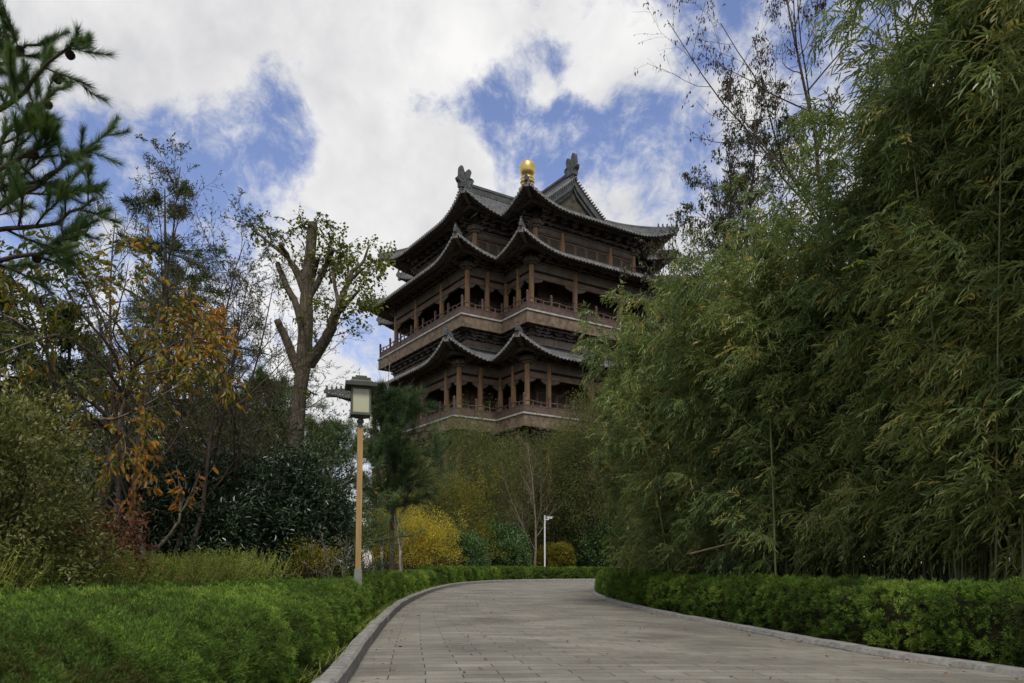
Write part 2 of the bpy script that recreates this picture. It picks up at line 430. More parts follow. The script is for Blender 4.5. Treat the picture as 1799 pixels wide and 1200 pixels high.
EXT = 0.0       # the lowest storey's rear wing reaches farther back than the others
def ring(W, a):
    r = np.array([(-W, a), (-W, -a), (-a, -a), (-a, -W), (a, -W), (a, -a), (W, -a), (W, a), (a, a), (a, W), (-a, W), (-a, a)], float)
    r[9:11, 1] += EXT
    return r
CONC = {2, 5, 8, 11}
ENDS = (0, 3, 6, 9)
def edge(W, a, i):
    r = ring(W, a); p, q = r[i % 12], r[(i + 1) % 12]; l = np.linalg.norm(q - p); t = (q - p) / l
    return p, t, np.array([t[1], -t[0]]), l      # start, direction, outward normal, length

class Roof:
    def __init__(s, W, a, z0, D, H, m, lift, reach, push, gable=None, pitch=.40):
        s.pitch = pitch; s.reach_out = {}
        s.W, s.a, s.z0, s.D, s.H, s.m, s.lift, s.reach, s.push, s.gable = W, a, z0, D, H, m, lift, reach, push, gable
    def prof(s, d):
        t = np.asarray(d) / s.D; return s.z0 + s.H * (s.m * t + (1 - s.m) * t * t)
    def lim(s, d): return d if s.gable is None else np.minimum(d, s.gable)
    def span(s, i, d):
        l = edge(s.W, s.a, i)[3]
        return (-d if i in CONC else s.lim(d)), l - (-d if (i + 1) % 12 in CONC else s.lim(d))
    def dmax(s, i): return s.gable if (s.gable is not None and i in ENDS) else s.D
    def at(s, i, ss, d, dz=0.0, lin=None):
        """roof surface point(s) on panel i at ss along the eave, d in from the eave"""
        p, t, n, l = edge(s.W, s.a, i); ss = np.asarray(ss, float); d = np.asarray(d, float); ss, d = np.broadcast_arrays(ss, d)
        xy = p + ss[..., None] * t - d[..., None] * n
        z = (s.prof(d) if lin is None else s.z0 + lin * d) + dz
        dl = np.clip(1 - d / (s.gable or s.D), 0, 1)
        for e, cv in ((0, i not in CONC), (1, (i + 1) % 12 not in CONC)):
            if not cv: continue
            r = (ss - d) if e == 0 else (l - ss - d)
            k = np.clip(1 - np.maximum(r, 0) / s.reach, 0, 1) ** 2.2
            z = z + s.lift * k * dl ** 1.3
            ed = -t if e == 0 else t
            cn = (i + e) % 12; xy = xy + (s.reach_out.get(cn, s.push) * k * dl)[..., None] * (n + ed * k[..., None])
        return np.concatenate([xy, z[..., None]], -1)

BEAST = [(-.16, 0), (-.17, .18), (-.1, .34), (-.13, .48), (-.04, .6), (.05, .56), (.12, .5), (.05, .42), (.09, .25), (.2, .16), (.17, 0)]
def build_roof(rf, name, wall_d, beasts=(0, 1, 3, 4, 10)):
    # surface
    g = Geo()
    for i in range(12):
        dm = rf.dmax(i); nd = 9 if dm < 6 else 15
        ds = np.linspace(0, dm, nd); rows = []
        for d in ds:
            a, b = rf.span(i, d); u = np.linspace(0, 1, 33)
            if (i not in CONC) or ((i + 1) % 12 not in CONC): u = .5 - .5 * np.cos(u * np.pi)
            rows.append(rf.at(i, a + (b - a) * u, d))
        g.grid(np.array(rows), flip=True)
    roof = g.obj(name, M_tile, tower, True)
    # tile courses (half-round tubes running down the slope) and their round ends
    g = Geo(); ge = Geo(); gr = Geo()
    sp = .37
    for i in range(12):
        p, t, n, l = edge(rf.W, rf.a, i); dm = rf.dmax(i)
        lo = -dm if i in CONC else 0; hi = l + (dm if (i + 1) % 12 in CONC else 0)
        s_all = np.arange(lo + sp / 2, hi, sp)
        pts = []
        for s_ in s_all:
            d0 = max(0, -s_, s_ - l)
            d1 = dm
            if i not in CONC and rf.gable is None: d1 = min(d1, s_)
            if (i + 1) % 12 not in CONC and rf.gable is None: d1 = min(d1, l - s_)
            if rf.gable is not None:
                if i not in CONC and s_ < rf.gable: d1 = min(d1, s_)
                if (i + 1) % 12 not in CONC and l - s_ < rf.gable: d1 = min(d1, l - s_)
            if d1 - d0 < .15: continue
            pts.append(rf.at(i, np.full(7, s_), np.linspace(d0 - (.06 if d0 == 0 else 0), d1, 7), .045))
            if d0 == 0:
                e = rf.at(i, s_, -.07, .045)
                ge.tubes(np.array([e + [*(-n * .1), .0], e + [*(n * .012), -.01]]), np.array([.118, .12]), 8)
        if pts: g.tubes(np.array(pts), np.full((len(pts), 7), .105), 6)
        # drip tiles between the courses, and two rows of rafters below
        for s_ in np.arange(sp, l - sp * .5, sp):
            e = rf.at(i, s_, -.03, -.03)
            ge.prism([(-.1, .08), (.1, .08), (.07, -.08), (0, -.14), (-.07, -.08)], e, [[*t, 0], [0, 0, 1], [*n, 0]], .025)
        for s_ in np.arange(sp / 2, l, .29):
            e0 = rf.at(i, s_, .04, -.15); e1 = rf.at(i, s_, min(1.5, s_ + .1 if i not in CONC else 9, l - s_ + .1 if (i + 1) % 12 not in CONC else 9), -.17, lin=rf.pitch)
            gr.tubes(np.array([e0, e1]), np.array([.062, .062]), 4)
            if min(s_, l - s_) > .9 or (i in CONC and s_ < 2) or ((i + 1) % 12 in CONC and l - s_ < 2):
                dw = min(wall_d, s_ + .15 if i not in CONC else 9, l - s_ + .05 if (i + 1) % 12 not in CONC else 9)
                if dw < 1.0: continue
                e0 = rf.at(i, s_ + .1, .85, -.3, lin=rf.pitch); e1 = rf.at(i, s_ + .1, dw, -.3, lin=rf.pitch)
                gr.tubes(np.array([e0, e1]), np.array([.075, .075]), 6)
    g.obj('tile_course', M_tile, roof)
    ge.obj('eave_tile_end', M_tile_end, roof)
    # soffit boards
    for i in range(12):
        rows = []
        for d in np.linspace(.03, wall_d + .3, 7):
            l = edge(rf.W, rf.a, i)[3]
            a = -d if i in CONC else d; b = l - (-d if (i + 1) % 12 in CONC else d)
            rows.append(rf.at(i, a + (b - a) * np.linspace(0, 1, 25), d, -.1 - .08 * min(1, d), lin=rf.pitch))
        gr.grid(np.array(rows))
        # eave board
        l = edge(rf.W, rf.a, i)[3]; u = np.linspace(0, l, 33)
        gr.grid(np.array([rf.at(i, u, 0, -.01), rf.at(i, u, 0, -.13), rf.at(i, u, .08, -.13)]), flip=True)
    gr.obj('eave_rafters', M_raft, roof)
    # hip ridges with little beasts
    for c in range(12):
        if c in CONC: continue
        i = c                       # panel starting at this corner: hip is s = d
        dm = rf.gable or rf.D
        d = np.linspace(-.12, dm, 14)
        pl = rf.at(i, d, d, .12)
        tdir = unit(np.gradient(pl, axis=0)); sd = unit(np.cross(tdir, [0, 0, 1.])); up = np.cross(sd, tdir)
        w, h = .13, .2
        sec = [pl - sd * w - up * .12, pl - sd * w + up * h * .6, pl - sd * w * .6 + up * h, pl + sd * w * .6 + up * h, pl + sd * w + up * h * .6, pl + sd * w - up * .12]
        g = Geo(); V = np.stack(sec, 1); g.grid(V)
        g.add(V[0], [[0, 1, 4, 5], [1, 2, 3, 4]])
        hip = g.obj('hip_ridge', M_ridge, roof)
        g = Geo()
        q = rf.at(i, .1, .1, -.3); q2 = rf.at(i, 1.9, 1.9, -.42, lin=rf.pitch); ax_ = unit(q - q2); sd_ = unit(np.cross(ax_, [0, 0, 1.])); up_ = np.cross(sd_, ax_)
        g.box((q + q2) / 2, (np.linalg.norm(q - q2), .3, .34), [ax_, sd_, up_]); g.box(q, (.2, .36, .42), [ax_, sd_, up_])
        g.obj('corner_beam', M_beam2, roof)
        if c in beasts:
            for k, dd in enumerate((.05, .36, .64, .92, 1.2)):
                q = rf.at(i, dd, dd, .28); out = -unit(np.array([*(rf.at(i, 2., 2.) - rf.at(i, 0., 0.))[:2], 0]))
                gb = Geo(); gb.prism(np.array(BEAST) * (.62 if k else .8), q, [out, [0, 0, 1], np.cross(out, [0, 0, 1])], .16)
                gb.obj('ridge_beast', M_ridge, hip)
    return roof

T1 = Roof(12.45, 8.55, 32.3, 8.55, 5.95, .66, 1.35, 5.2, .28, gable=4.5)
T2 = Roof(14.1, 10.2, 27.55, 4.25, 1.9, .95, 1.25, 5.2, .28, pitch=.38)
T3 = Roof(15.7, 11.6, 18.3, 4.0, 1.72, .95, 1.35, 5.2, .32, pitch=.34)
roof1 = build_roof(T1, 'top_roof', 2.9)
roof2 = build_roof(T2, 'skirt_roof', 2.75)
EXT = 0.0
T3.reach_out = {0: 1.35}
roof3 = build_roof(T3, 'skirt_roof', 2.6)

# band of ridge tiles where the skirt roofs meet the wall
for rf, ro in ((T3, roof3),):
    g = Geo()
    for i in range(12):
        p, t, n, l = edge(rf.W - rf.D, rf.a - rf.D, i)
        c = p + t * l / 2 + n * .12; g.box([*c, rf.prof(rf.D) + .1], (l + .24, .26, .3), [[*t, 0], [*n, 0], [0, 0, 1]])
        g.box([*(c + n * .09), rf.prof(rf.D) + .3], (l + .3, .3, .1), [[*t, 0], [*n, 0], [0, 0, 1]])
    g.obj('wall_ridge', M_ridge, ro)

EXT = 0.0
# gables, main ridges and their owl-tail ornaments
CHI = [(-.05, 0), (-.06, .5), (-.26, .66), (-.34, .86), (-.24, .98), (-.06, .96), (-.03, 1.3), (0, 1.85), (.06, 2.06), (.2, 2.12), (.36, 2.04), (.36, 1.75), (.44, 1.5),
       (.62, 1.44), (.74, 1.56), (.8, 1.8), (.98, 1.95), (1.2, 1.9), (1.32, 1.68), (1.24, 1.42), (1.1, 1.22), (1.12, .98), (1.32, .92), (1.5, 1.06), (1.6, .9), (1.5, .66), (1.32, .5), (1.3, 0)]
zr = 32.3 + 5.95
for k, i in enumerate(ENDS):
    p, t, n, l = edge(T1.W, T1.a, i)
    ax = [[*t, 0], [*n, 0], [0, 0, 1]]
    vg = T1.W - 4.5                                     # gable plane distance from the centre
    u = np.linspace(-(T1.a - 4.5), T1.a - 4.5, 25)
    zc = T1.prof(T1.a - np.abs(u))
    base = T1.prof(4.5)
    def at2(uu, out, z): return np.concatenate([np.outer(uu, t) + n * out, np.reshape(z, (-1, 1))], 1)
    gl = Geo()
    gl.grid(np.array([at2(u, vg - .35, np.full(25, base - .2)), at2(u, vg - .35, zc - .1)]))
    gab = gl.obj('gable', M_gable, roof1)
    gv = Geo()                                          # barge boards: two stepped bands and the tiled verge
    for (o0, o1, top, bot) in ((vg - .36, vg + .02, -.02, -.62), (vg - .36, vg - .14, -.60, -.92)):
        sl = np.gradient(zc, u); co = np.sqrt(1 + sl ** 2)
        zt, zb = zc + top, np.maximum(zc + bot * co, base - .15)
        gv.grid(np.array([at2(u, o0, zb), at2(u, o1, zb), at2(u, o1, zt), at2(u, o0, zt)]))
    gv.obj('barge_board', M_ridge, gab)
    gt = Geo()
    uu = np.linspace(-(T1.a - 4.5), T1.a - 4.5, 39)
    for q in uu:
        z = float(T1.prof(T1.a - abs(q))); c = t * q
        gt.tubes(np.array([[*(c + n * (vg - .3)), z + .08], [*(c + n * (vg + .24)), z + .02]]), np.array([.085, .085]), 6)
    gt.obj('verge_tile', M_tile_end, gab)
    gd = Geo()                                          # the sloping ridges that run up beside the gable
    for sg in (-1, 1):
        uv = np.linspace(T1.a - 4.5, .1, 14) * sg
        pl = at2(uv, vg - .55, T1.prof(T1.a - np.abs(uv)) + .2)
        gd.tubes(pl, np.full(14, .2), 6)
    gd.obj('verge_ridge', M_ridge, roof1)
    gm = Geo()
    L0 = vg + .1
    c = n * (L0 / 2)
    for (w_, z_, h_) in ((.5, .1, .28), (.34, .4, .36), (.46, .64, .14), (.3, .78, .16)):
        gm.box([*c, zr + z_], (w_ if w_ > 0 else .3, L0 - .01 * w_, h_), ax)
    rid = gm.obj('main_ridge', M_ridge, roof1)
    gc = Geo()
    gc.prism(np.array(CHI) * [1, 1.0], [*(n * (vg + .2)), zr + .25], [[*(-n), 0], [0, 0, 1], [*t, 0]], .42)
    gc.prism(np.array(CHI) * [.8, .7] + [.1, .1], [*(n * (vg + .2)), zr + .25], [[*(-n), 0], [0, 0, 1], [*t, 0]], .6)
    gc.obj('owl_tail_ornament', M_ridge, rid)

# golden finial
g = Geo()
g.lathe((0, 0, 0), [(1.15, 38.2), (1.15, 39.0), (1.05, 39.1), (.98, 39.7), (.8, 40.15), (.92, 40.3), (.95, 40.45), (.8, 40.6), (.66, 40.85), (.64, 41.0), (.72, 41.06), (.78, 41.15),
                    (.72, 41.25), (.64, 41.3), (.66, 41.42), (.74, 41.5), (.70, 41.6), (.52, 41.66), (.55, 41.78), (.72, 42.0), (.82, 42.35), (.84, 42.7), (.78, 43.02), (.6, 43.28), (.35, 43.42), (0, 43.46)], 28)
g.obj('golden_finial', M_gold, tower, True)

# ---- storeys
def between(W, a, i, s0, s1, z0, z1, th, off=0.0):
    """box along wall line i from s0 to s1"""
    p, t, n, l = edge(W, a, i); c = p + t * (s0 + s1) / 2 + n * off
    return [*c, (z0 + z1) / 2], (s1 - s0, th, z1 - z0), [[*t, 0], [*n, 0], [0, 0, 1]]

def bracket_row(W, a, z0, z1, reach):
    g = Geo(); nt = 4; dz = (z1 - z0) / nt
    for i in range(12):
        p, t, n, l = edge(W, a, i); k = max(2, round(l / 1.25)); ax = [[*t, 0], [*n, 0], [0, 0, 1]]
        for s_ in np.linspace(0, l, k + 1):
            if (s_ < .01 and i not in CONC) or (s_ > l - .01 and (i + 1) % 12 not in CONC): s_ = min(max(s_, .55), l - .55)
            for q in range(nt):
                o = .15 + reach * (q + 1) / nt; z = z0 + dz * (q + .5)
                c = p + t * s_
                g.box([*(c + n * (o / 2)), z], (.17, o, dz * .55), ax)
                g.box([*(c + n * (o - .07)), z + dz * .28], (.34 + .5 * ((q + 1) % 2) + .3, .14, dz * .42), ax)
                for e in (-1, 1):
                    g.box([*(c + n * (o - .07) + t * e * (.3 + .25 * ((q + 1) % 2))), z + dz * .55], (.16, .18, dz * .3), ax)
        # boards behind and the eave purlin the brackets carry
        g.box(*between(W, a, i, 0, l, z0, z1 + .2, .12, -.05))
        g.box(*between(W, a, i, -reach * (0 if i in CONC else 1), l + reach * (0 if (i + 1) % 12 in CONC else 1), z1 - .05, z1 + .18, .2, reach * .98))
    return g.obj('bracket_row', M_brk, tower)

def column_mesh(r, z0, z1):
    g = Geo(); h = z1 - z0
    g.lathe((0, 0, 0), [(r * 1.55, 0), (r * 1.6, .1), (r * 1.35, .2), (r * 1.02, .24), (r, .5), (r * .99, h * .6), (r * .93, h - .1), (r * .9, h)], 14)
    return g.mesh('column', M_colm, True)

def col_spots(W, a, ends, notch):
    out = []
    for i in range(12):
        p, t, n, l = edge(W, a, i)
        out.append((p, i))
        for s_ in (ends if i in ENDS else notch):
            out.append((p + t * (s_ if s_ >= 0 else l + s_), i))
    return out

def beams(W, a, zt, r, stops_e, stops_n, upper, lower, corbel=True):
    """architraves between the columns: returns nothing, adds the parts"""
    gu, gl_, gi, gc = Geo(), Geo(), Geo(), Geo()
    for i in range(12):
        p, t, n, l = edge(W, a, i); st = [0] + [s_ if s_ >= 0 else l + s_ for s_ in (stops_e if i in ENDS else stops_n)] + [l]
        for s0, s1 in zip(st[:-1], st[1:]):
            a0, a1 = s0 + r * .8, s1 - r * .8
            gu.box(*between(W, a, i, a0, a1, zt - upper[1], zt - upper[0], .30))
            gu.box(*between(W, a, i, a0, a1, zt - upper[1] - .07, zt - upper[1], .36))
            gl_.box(*between(W, a, i, a0, a1, zt - lower[1], zt - lower[0], .26))
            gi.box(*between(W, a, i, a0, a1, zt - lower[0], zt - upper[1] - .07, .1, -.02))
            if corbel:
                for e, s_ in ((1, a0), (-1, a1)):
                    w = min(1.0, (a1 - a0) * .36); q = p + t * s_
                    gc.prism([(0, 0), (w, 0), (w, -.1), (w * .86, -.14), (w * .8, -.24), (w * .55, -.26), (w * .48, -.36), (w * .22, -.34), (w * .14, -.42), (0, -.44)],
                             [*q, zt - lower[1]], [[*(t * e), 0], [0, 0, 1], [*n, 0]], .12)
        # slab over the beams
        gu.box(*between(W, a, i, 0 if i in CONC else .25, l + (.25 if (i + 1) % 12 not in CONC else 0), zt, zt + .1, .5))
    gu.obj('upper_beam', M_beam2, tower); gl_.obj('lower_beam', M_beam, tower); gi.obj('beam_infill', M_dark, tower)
    if corbel: gc.obj('corbel', M_beam2, tower)

def capital(W, a, z):
    for c in range(12):
        if c in CONC: continue
        p = ring(W, a)[c]; g = Geo()
        for (w_, z_, h_) in ((.66, .1, .2), (1.0, .32, .24), (.86, .53, .18)):
            g.box((p[0], p[1], z + z_), (w_, w_, h_ - .004))
            g.box((p[0], p[1], z + z_ - .01), (w_ * 1.45, .18, h_ * .8)); g.box((p[0], p[1], z + z_ - .02), (.18, w_ * 1.45, h_ * .8))
        g.obj('column_capital', M_beam2, tower)

def lattice(w, h, z_sill, mat, cell=.17):
    """window leaf standing in the plane y=0: frame, diagonal grille"""
    g = Geo(); f = .075
    g.box((0, 0, z_sill - .0 + f / 2), (w, .07, f)); g.box((0, 0, z_sill + h - f / 2), (w, .07, f))
    for e in (-1, 1): g.box((e * (w / 2 - f / 2), 0, z_sill + h / 2), (f, .066, h - 2 * f))
    iw, ih = w - 2 * f, h - 2 * f
    cz = z_sill + h / 2
    for e in (-1, 1):
        k = np.arange(-(iw + ih) / 2 / (cell * 1.414), (iw + ih) / 2 / (cell * 1.414) + 1)
        for q in k * cell * 1.414:
            # line x + e*z = q clipped to the opening
            x0 = max(-iw / 2, q - ih / 2); x1 = min(iw / 2, q + ih / 2)
            if x1 - x0 < .03: continue
            a_ = np.array([x0, .006 * e, cz + e * (q - x0)]); b_ = np.array([x1, .006 * e, cz + e * (q - x1)])
            g.tubes(np.array([a_, b_]), np.array([.021, .021]), 4, cap=False)
    return g.mesh('lattice_window', mat)

def place_on(me, name, W, a, i, s_, off, z=0):
    p, t, n, l = edge(W, a, i); c = p + t * s_ + n * off
    o = inst(name, me, tower, (c[0], c[1], z), math.atan2(t[1], t[0])); return o

VIS = (0, 1, 2, 3, 4, 10, 11)          # wall lines that can be seen
# top storey: W 9.75 a 5.8, floor hidden behind the skirt roof
W1, A1 = 9.75, 5.8
cm = column_mesh(.24, 29.3, 31.6)
for p, i in col_spots(W1, A1, (2.95, -2.95), ()): inst('column', cm, tower, (p[0], p[1], 29.3))
beams(W1, A1, 31.6, .24, (2.95, -2.95), (), (.02, .42), (.52, .60), False)
bracket_row(W1, A1, 31.7, 32.9, 1.5)
g = Geo()
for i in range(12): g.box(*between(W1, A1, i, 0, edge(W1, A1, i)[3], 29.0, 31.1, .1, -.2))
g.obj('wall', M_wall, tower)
for i in range(12):
    p, t, n, l = edge(W1, A1, i)
    if i not in VIS: continue
    bays = ((.25, 2.7, 2), (3.2, l - 3.2, 4), (l - 2.7, l - .25, 2)) if i in ENDS else ((.3, l - .3, 3),)
    for b0, b1, k in bays:
        w = (b1 - b0) / k
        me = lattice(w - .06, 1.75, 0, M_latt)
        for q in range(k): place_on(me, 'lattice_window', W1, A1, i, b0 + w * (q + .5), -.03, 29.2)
capital(W1, A1, 31.45)

def gallery(W, a, bW, ba, zf, zt, ends, notch, inner, brz1, reach):
    cm = column_mesh(.235, zf, zt)
    for p, i in col_spots(W, a, ends, notch): inst('column', cm, tower, (p[0], p[1], zf))
    beams(W, a, zt, .235, ends, notch, (.0, .58), (.86, 1.32))
    bracket_row(W, a, zt + .1, brz1, reach)
    capital(W, a, zt - .22)
    # inner wall with doors
    iw, ia = W - inner, a - inner
    g = Geo(); gc = Geo()
    for i in range(12):
        g.box(*between(iw, ia, i, 0, edge(iw, ia, i)[3], zf, zt, .14, 0))
        p, t, n, l = edge(W, a, i); p2, _, _, l2 = edge(iw, ia, i)
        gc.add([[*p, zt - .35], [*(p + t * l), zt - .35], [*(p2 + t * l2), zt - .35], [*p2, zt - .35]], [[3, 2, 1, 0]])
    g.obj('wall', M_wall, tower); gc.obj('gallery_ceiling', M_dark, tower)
    for i in range(12):
        if i not in VIS: continue
        p, t, n, l = edge(iw, ia, i); k = max(1, round((l - .4) / 1.05)); w = (l - .4) / k
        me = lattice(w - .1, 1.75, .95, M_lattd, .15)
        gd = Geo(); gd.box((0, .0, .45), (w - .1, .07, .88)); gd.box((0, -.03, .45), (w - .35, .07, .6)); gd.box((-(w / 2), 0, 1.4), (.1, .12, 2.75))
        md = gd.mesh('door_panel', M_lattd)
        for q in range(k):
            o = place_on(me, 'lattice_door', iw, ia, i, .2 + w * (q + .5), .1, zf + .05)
            d = bpy.data.objects.new('door_panel', md); col.objects.link(d); d.parent = o
    # balcony slab: fascia, underside, pale edge
    g = Geo(); gt = Geo(); gu = Geo()
    for i in range(12):
        p, t, n, l = edge(bW, ba, i); e0 = 0 if i in CONC else 0; 
        g.box(*between(bW, ba, i, 0 if i in CONC else .2, l, zf - 1.12, zf - .13, .2, -.1))
        gt.box(*between(bW, ba, i, -.0 if i in CONC else .41, l + (.09 if (i + 1) % 12 not in CONC else 0), zf - .13, zf, .5, -.16))
        p2, _, _, l2 = edge(iw, ia, i)
        for z_ in (zf - .02, zf - 1.05):
            V = [[*p, z_], [*(p + t * l), z_], [*(p2 + t * l2), z_], [*p2, z_]]
            gu.add(V, [[0, 1, 2, 3]] if z_ > zf - .5 else [[3, 2, 1, 0]])
    g.obj('balcony_fascia', M_fasc, tower); gt.obj('balcony_edge', M_trim, tower); gu.obj('balcony_floor', M_wall, tower)
    # railings
    rW, ra = bW - .16, ba - .16
    pg = Geo(); pg.box((0, 0, .68), (.15, .15, 1.36)); pg.box((0, 0, 1.39), (.2, .2, .07)); pg.lathe((0, 0, 1.42), [(.07, 0), (.1, .07), (.09, .16), (.0, .22)], 8)
    pm = pg.mesh('railing_post', M_rail)
    for i in range(12):
        if i not in VIS: continue
        p, t, n, l = edge(rW, ra, i); k = max(1, round(l / 2.45)); ax = [[*t, 0], [*n, 0], [0, 0, 1]]
        g = Geo(); st = np.linspace(0, l, k + 1)
        for s0, s1 in zip(st[:-1], st[1:]):
            a0, a1 = s0 + .075, s1 - .075
            g.box(*between(rW, ra, i, a0, a1, zf + .06, zf + .60, .06)); g.box(*between(rW, ra, i, a0, a1, zf + .60, zf + .68, .1)); g.box(*between(rW, ra, i, a0, a1, zf + .01, zf + .08, .1))
            q0, q1 = p + t * a0, p + t * a1
            u = np.linspace(0, 1, 7)[:, None]
            zz = zf + 1.0 + .05 * np.sin(np.linspace(0, 2 * np.pi, 7))
            g.tubes(np.concatenate([q0 + (q1 - q0) * u, zz[:, None]], 1), np.full(7, .05), 6)
            for m_ in (1 / 3., 2 / 3.):
                g.box([*(q0 + (q1 - q0) * m_), zf + .5], (.08, .085, .96), ax)
        ro = g.obj('balcony_railing', M_rail, tower)
        for s_ in (st[:-1] if (i + 1) % 12 in [j for j in VIS] else st):
            c = p + t * s_; inst('railing_post', pm, ro, (c[0], c[1], zf), math.atan2(t[1], t[0]))

E2, N2 = (4.74, -4.74), (2.05, )
gallery(11.45, 7.4, 12.85, 8.83, 22.85, 27.45, (4.74, -4.74), (2.03,), 2.4, 28.15, 1.5)
EXT = 0.0
gallery(13.2, 9.05, 14.38, 10.2, 13.75, 18.3, (2.2, 6.9, -6.9, -2.2), (2.08,), 2.4, 18.75, 1.4)

EXT = 0.0
# mezzanine wall and brackets under the upper balcony; the same under the lower balcony down to the terrace
bracket_row(11.6, 7.55, 21.0, 21.85, .9)
g = Geo()
for i in range(12):
    l = edge(11.6, 7.55, i)[3]
    g.box(*between(11.6, 7.55, i, 0, l, 19.2, 21.05, .2))
    for s_ in np.linspace(0, l, max(2, round(l / 2.4)) + 1)[1:-1]: g.box(*between(11.6, 7.55, i, s_ - .09, s_ + .09, 19.2, 21.05, .1, .14))
g.obj('mezzanine_wall', M_mezz, tower)
EXT = 0.0
bracket_row(13.2, 9.05, 11.5, 12.68, 1.0)
g = Geo()
for i in range(12):
    l = edge(12.9, 8.75, i)[3]
    g.box(*between(12.9, 8.75, i, 0, l, 0, 11.6, .3))
g.obj('wall', M_wall, tower)
cm = column_mesh(.28, 0, 11.5)
for p, i in col_spots(13.2, 9.05, (2.2, 6.9, -6.9, -2.2), (2.08,)): inst('column', cm, tower, (p[0], p[1], 0))

# ------------------------------------------------------------------ vegetation helpers
M_bark = surf('grey_brown_bark', (.06, .048, .036), (.20, .165, .125), 7, .9, 1.0, 9, .15, stretch=(3.5, 3.5, .45))
M_barkd = surf('dark_bark', (.03, .022, .017), (.07, .053, .04), 6, .9, .8, 20, .15, stretch=(2, 2, .6))
M_twig = surf('dark_twig', (.035, .026, .02), (.07, .052, .042), 6, .9, 0)
M_pale = surf('pale_bark', (.16, .14, .115), (.30, .27, .23), 6, .85, .5, 18, .2, stretch=(2, 2, .6))

def rotate_about(v, axis, ang):
    c, s_ = np.cos(ang)[:, None], np.sin(ang)[:, None]
    return v * c + np.cross(axis, v) * s_ + axis * (np.sum(axis * v, 1, keepdims=True)) * (1 - c)

def walk(rng, p0, d0, L, n, wander=.15, grav=0.0):
    """B polylines of n points from p0 along d0 with total length L"""
    B = len(p0); pts = np.empty((B, n, 3)); pts[:, 0] = p0; d = unit(np.asarray(d0, float)); st = (np.broadcast_to(L, B) / (n - 1))[:, None]
    for k in range(1, n):
        d = unit(d + rng.normal(size=(B, 3)) * wander + np.array([0, 0, grav]))
        pts[:, k] = pts[:, k - 1] + d * st
    return pts

def sample_line(pts, t):
    """points, tangents at parameter t (B,k) of polylines (B,n,3) -> (B*k,3)"""
    B, n, _ = pts.shape; x = t * (n - 1); i = np.minimum(x.astype(int), n - 2); f = (x - i)[..., None]
    b = np.arange(B)[:, None]
    p = pts[b, i] * (1 - f) + pts[b, i + 1] * f; d = pts[b, i + 1] - pts[b, i]
    return p.reshape(-1, 3), unit(d.reshape(-1, 3))

def shoots(rng, par, prad, k, t0, t1, ang, sd, L, n=5, wander=.15, grav=0., rr=.55, taper=.35, lpow=.6, flat=0.0):
    """k side shoots on every parent polyline"""
    B = len(par)
    t = t0 + (t1 - t0) * (np.arange(k)[None] + rng.random((B, k))) / k
    p, d = sample_line(par, t)
    ax = unit(np.cross(d, rng.normal(size=d.shape) * [1, 1, 1 + flat]))
    if flat: ax = unit(ax * [1 - flat, 1 - flat, 1])
    nd = rotate_about(d, ax, R(1) * (ang + sd * rng.normal(size=len(d))) * np.where(rng.random(len(d)) < .5, 1, 1 if not flat else -1))
    LL = np.asarray(L) * (1 - .75 * (t.ravel() - t0) / max(1e-6, 1 - t0)) ** lpow * rng.uniform(.65, 1.2, B * k)
    pts = walk(rng, p, nd, LL, n, wander, grav)
    x = t * (prad.shape[1] - 1); i = np.minimum(x.astype(int), prad.shape[1] - 2)
    r0 = prad[np.arange(B)[:, None], i].ravel() * rr
    rad = r0[:, None] * np.linspace(1, taper, n)
    return pts, np.maximum(rad, .0022)

def line(rng, way, r0, r1, n=10, jit=.03):
    """one limb through way points"""
    p = spline(way, n); p = p + rng.normal(size=p.shape) * jit * np.linspace(0, 1, n)[:, None]
    return p[None], np.linspace(r0, r1, n)[None]

def on_lines(rng, pts, k, t0=0., t1=1.):
    return sample_line(pts, t0 + (t1 - t0) * rng.random((len(pts), k)))

def spread(rng, d, amt):
    return unit(d + rng.normal(size=d.shape) * amt)

def sprays(g, rng, pos, dr, n, length, ang, L, W, shape, droop, tint0, tvar, grav=-.3):
    """each pos gets a twig along dr carrying n leaves in two loose rows"""
    B = len(pos); t = np.tile((np.arange(n) + .5) / n, (B, 1)) + rng.normal(size=(B, n)) * .04
    d = unit(dr)
    p = pos[:, None] + d[:, None] * (t * length)[..., None] + np.array([0, 0, grav]) * (t ** 2 * length)[..., None]
    side = unit(np.cross(d, rng.normal(size=(B, 3)) * .4 + [0, 0, 1.]))
    sg = np.where(np.arange(n) % 2, 1, -1)[None, :, None]
    ld = d[:, None] * math.cos(R(ang)) + side[:, None] * sg * math.sin(R(ang)) + rng.normal(size=(B, n, 3)) * .22 + np.array([0, 0, grav * .8])
    tint = np.clip(np.repeat(tint0, n) + rng.normal(size=B * n) * tvar, 0, 1)
    leaves(g, p.reshape(-1, 3), ld.reshape(-1, 3), L * rng.uniform(.7, 1.2, B * n), W, rng, shape, None, .2, droop, tint)

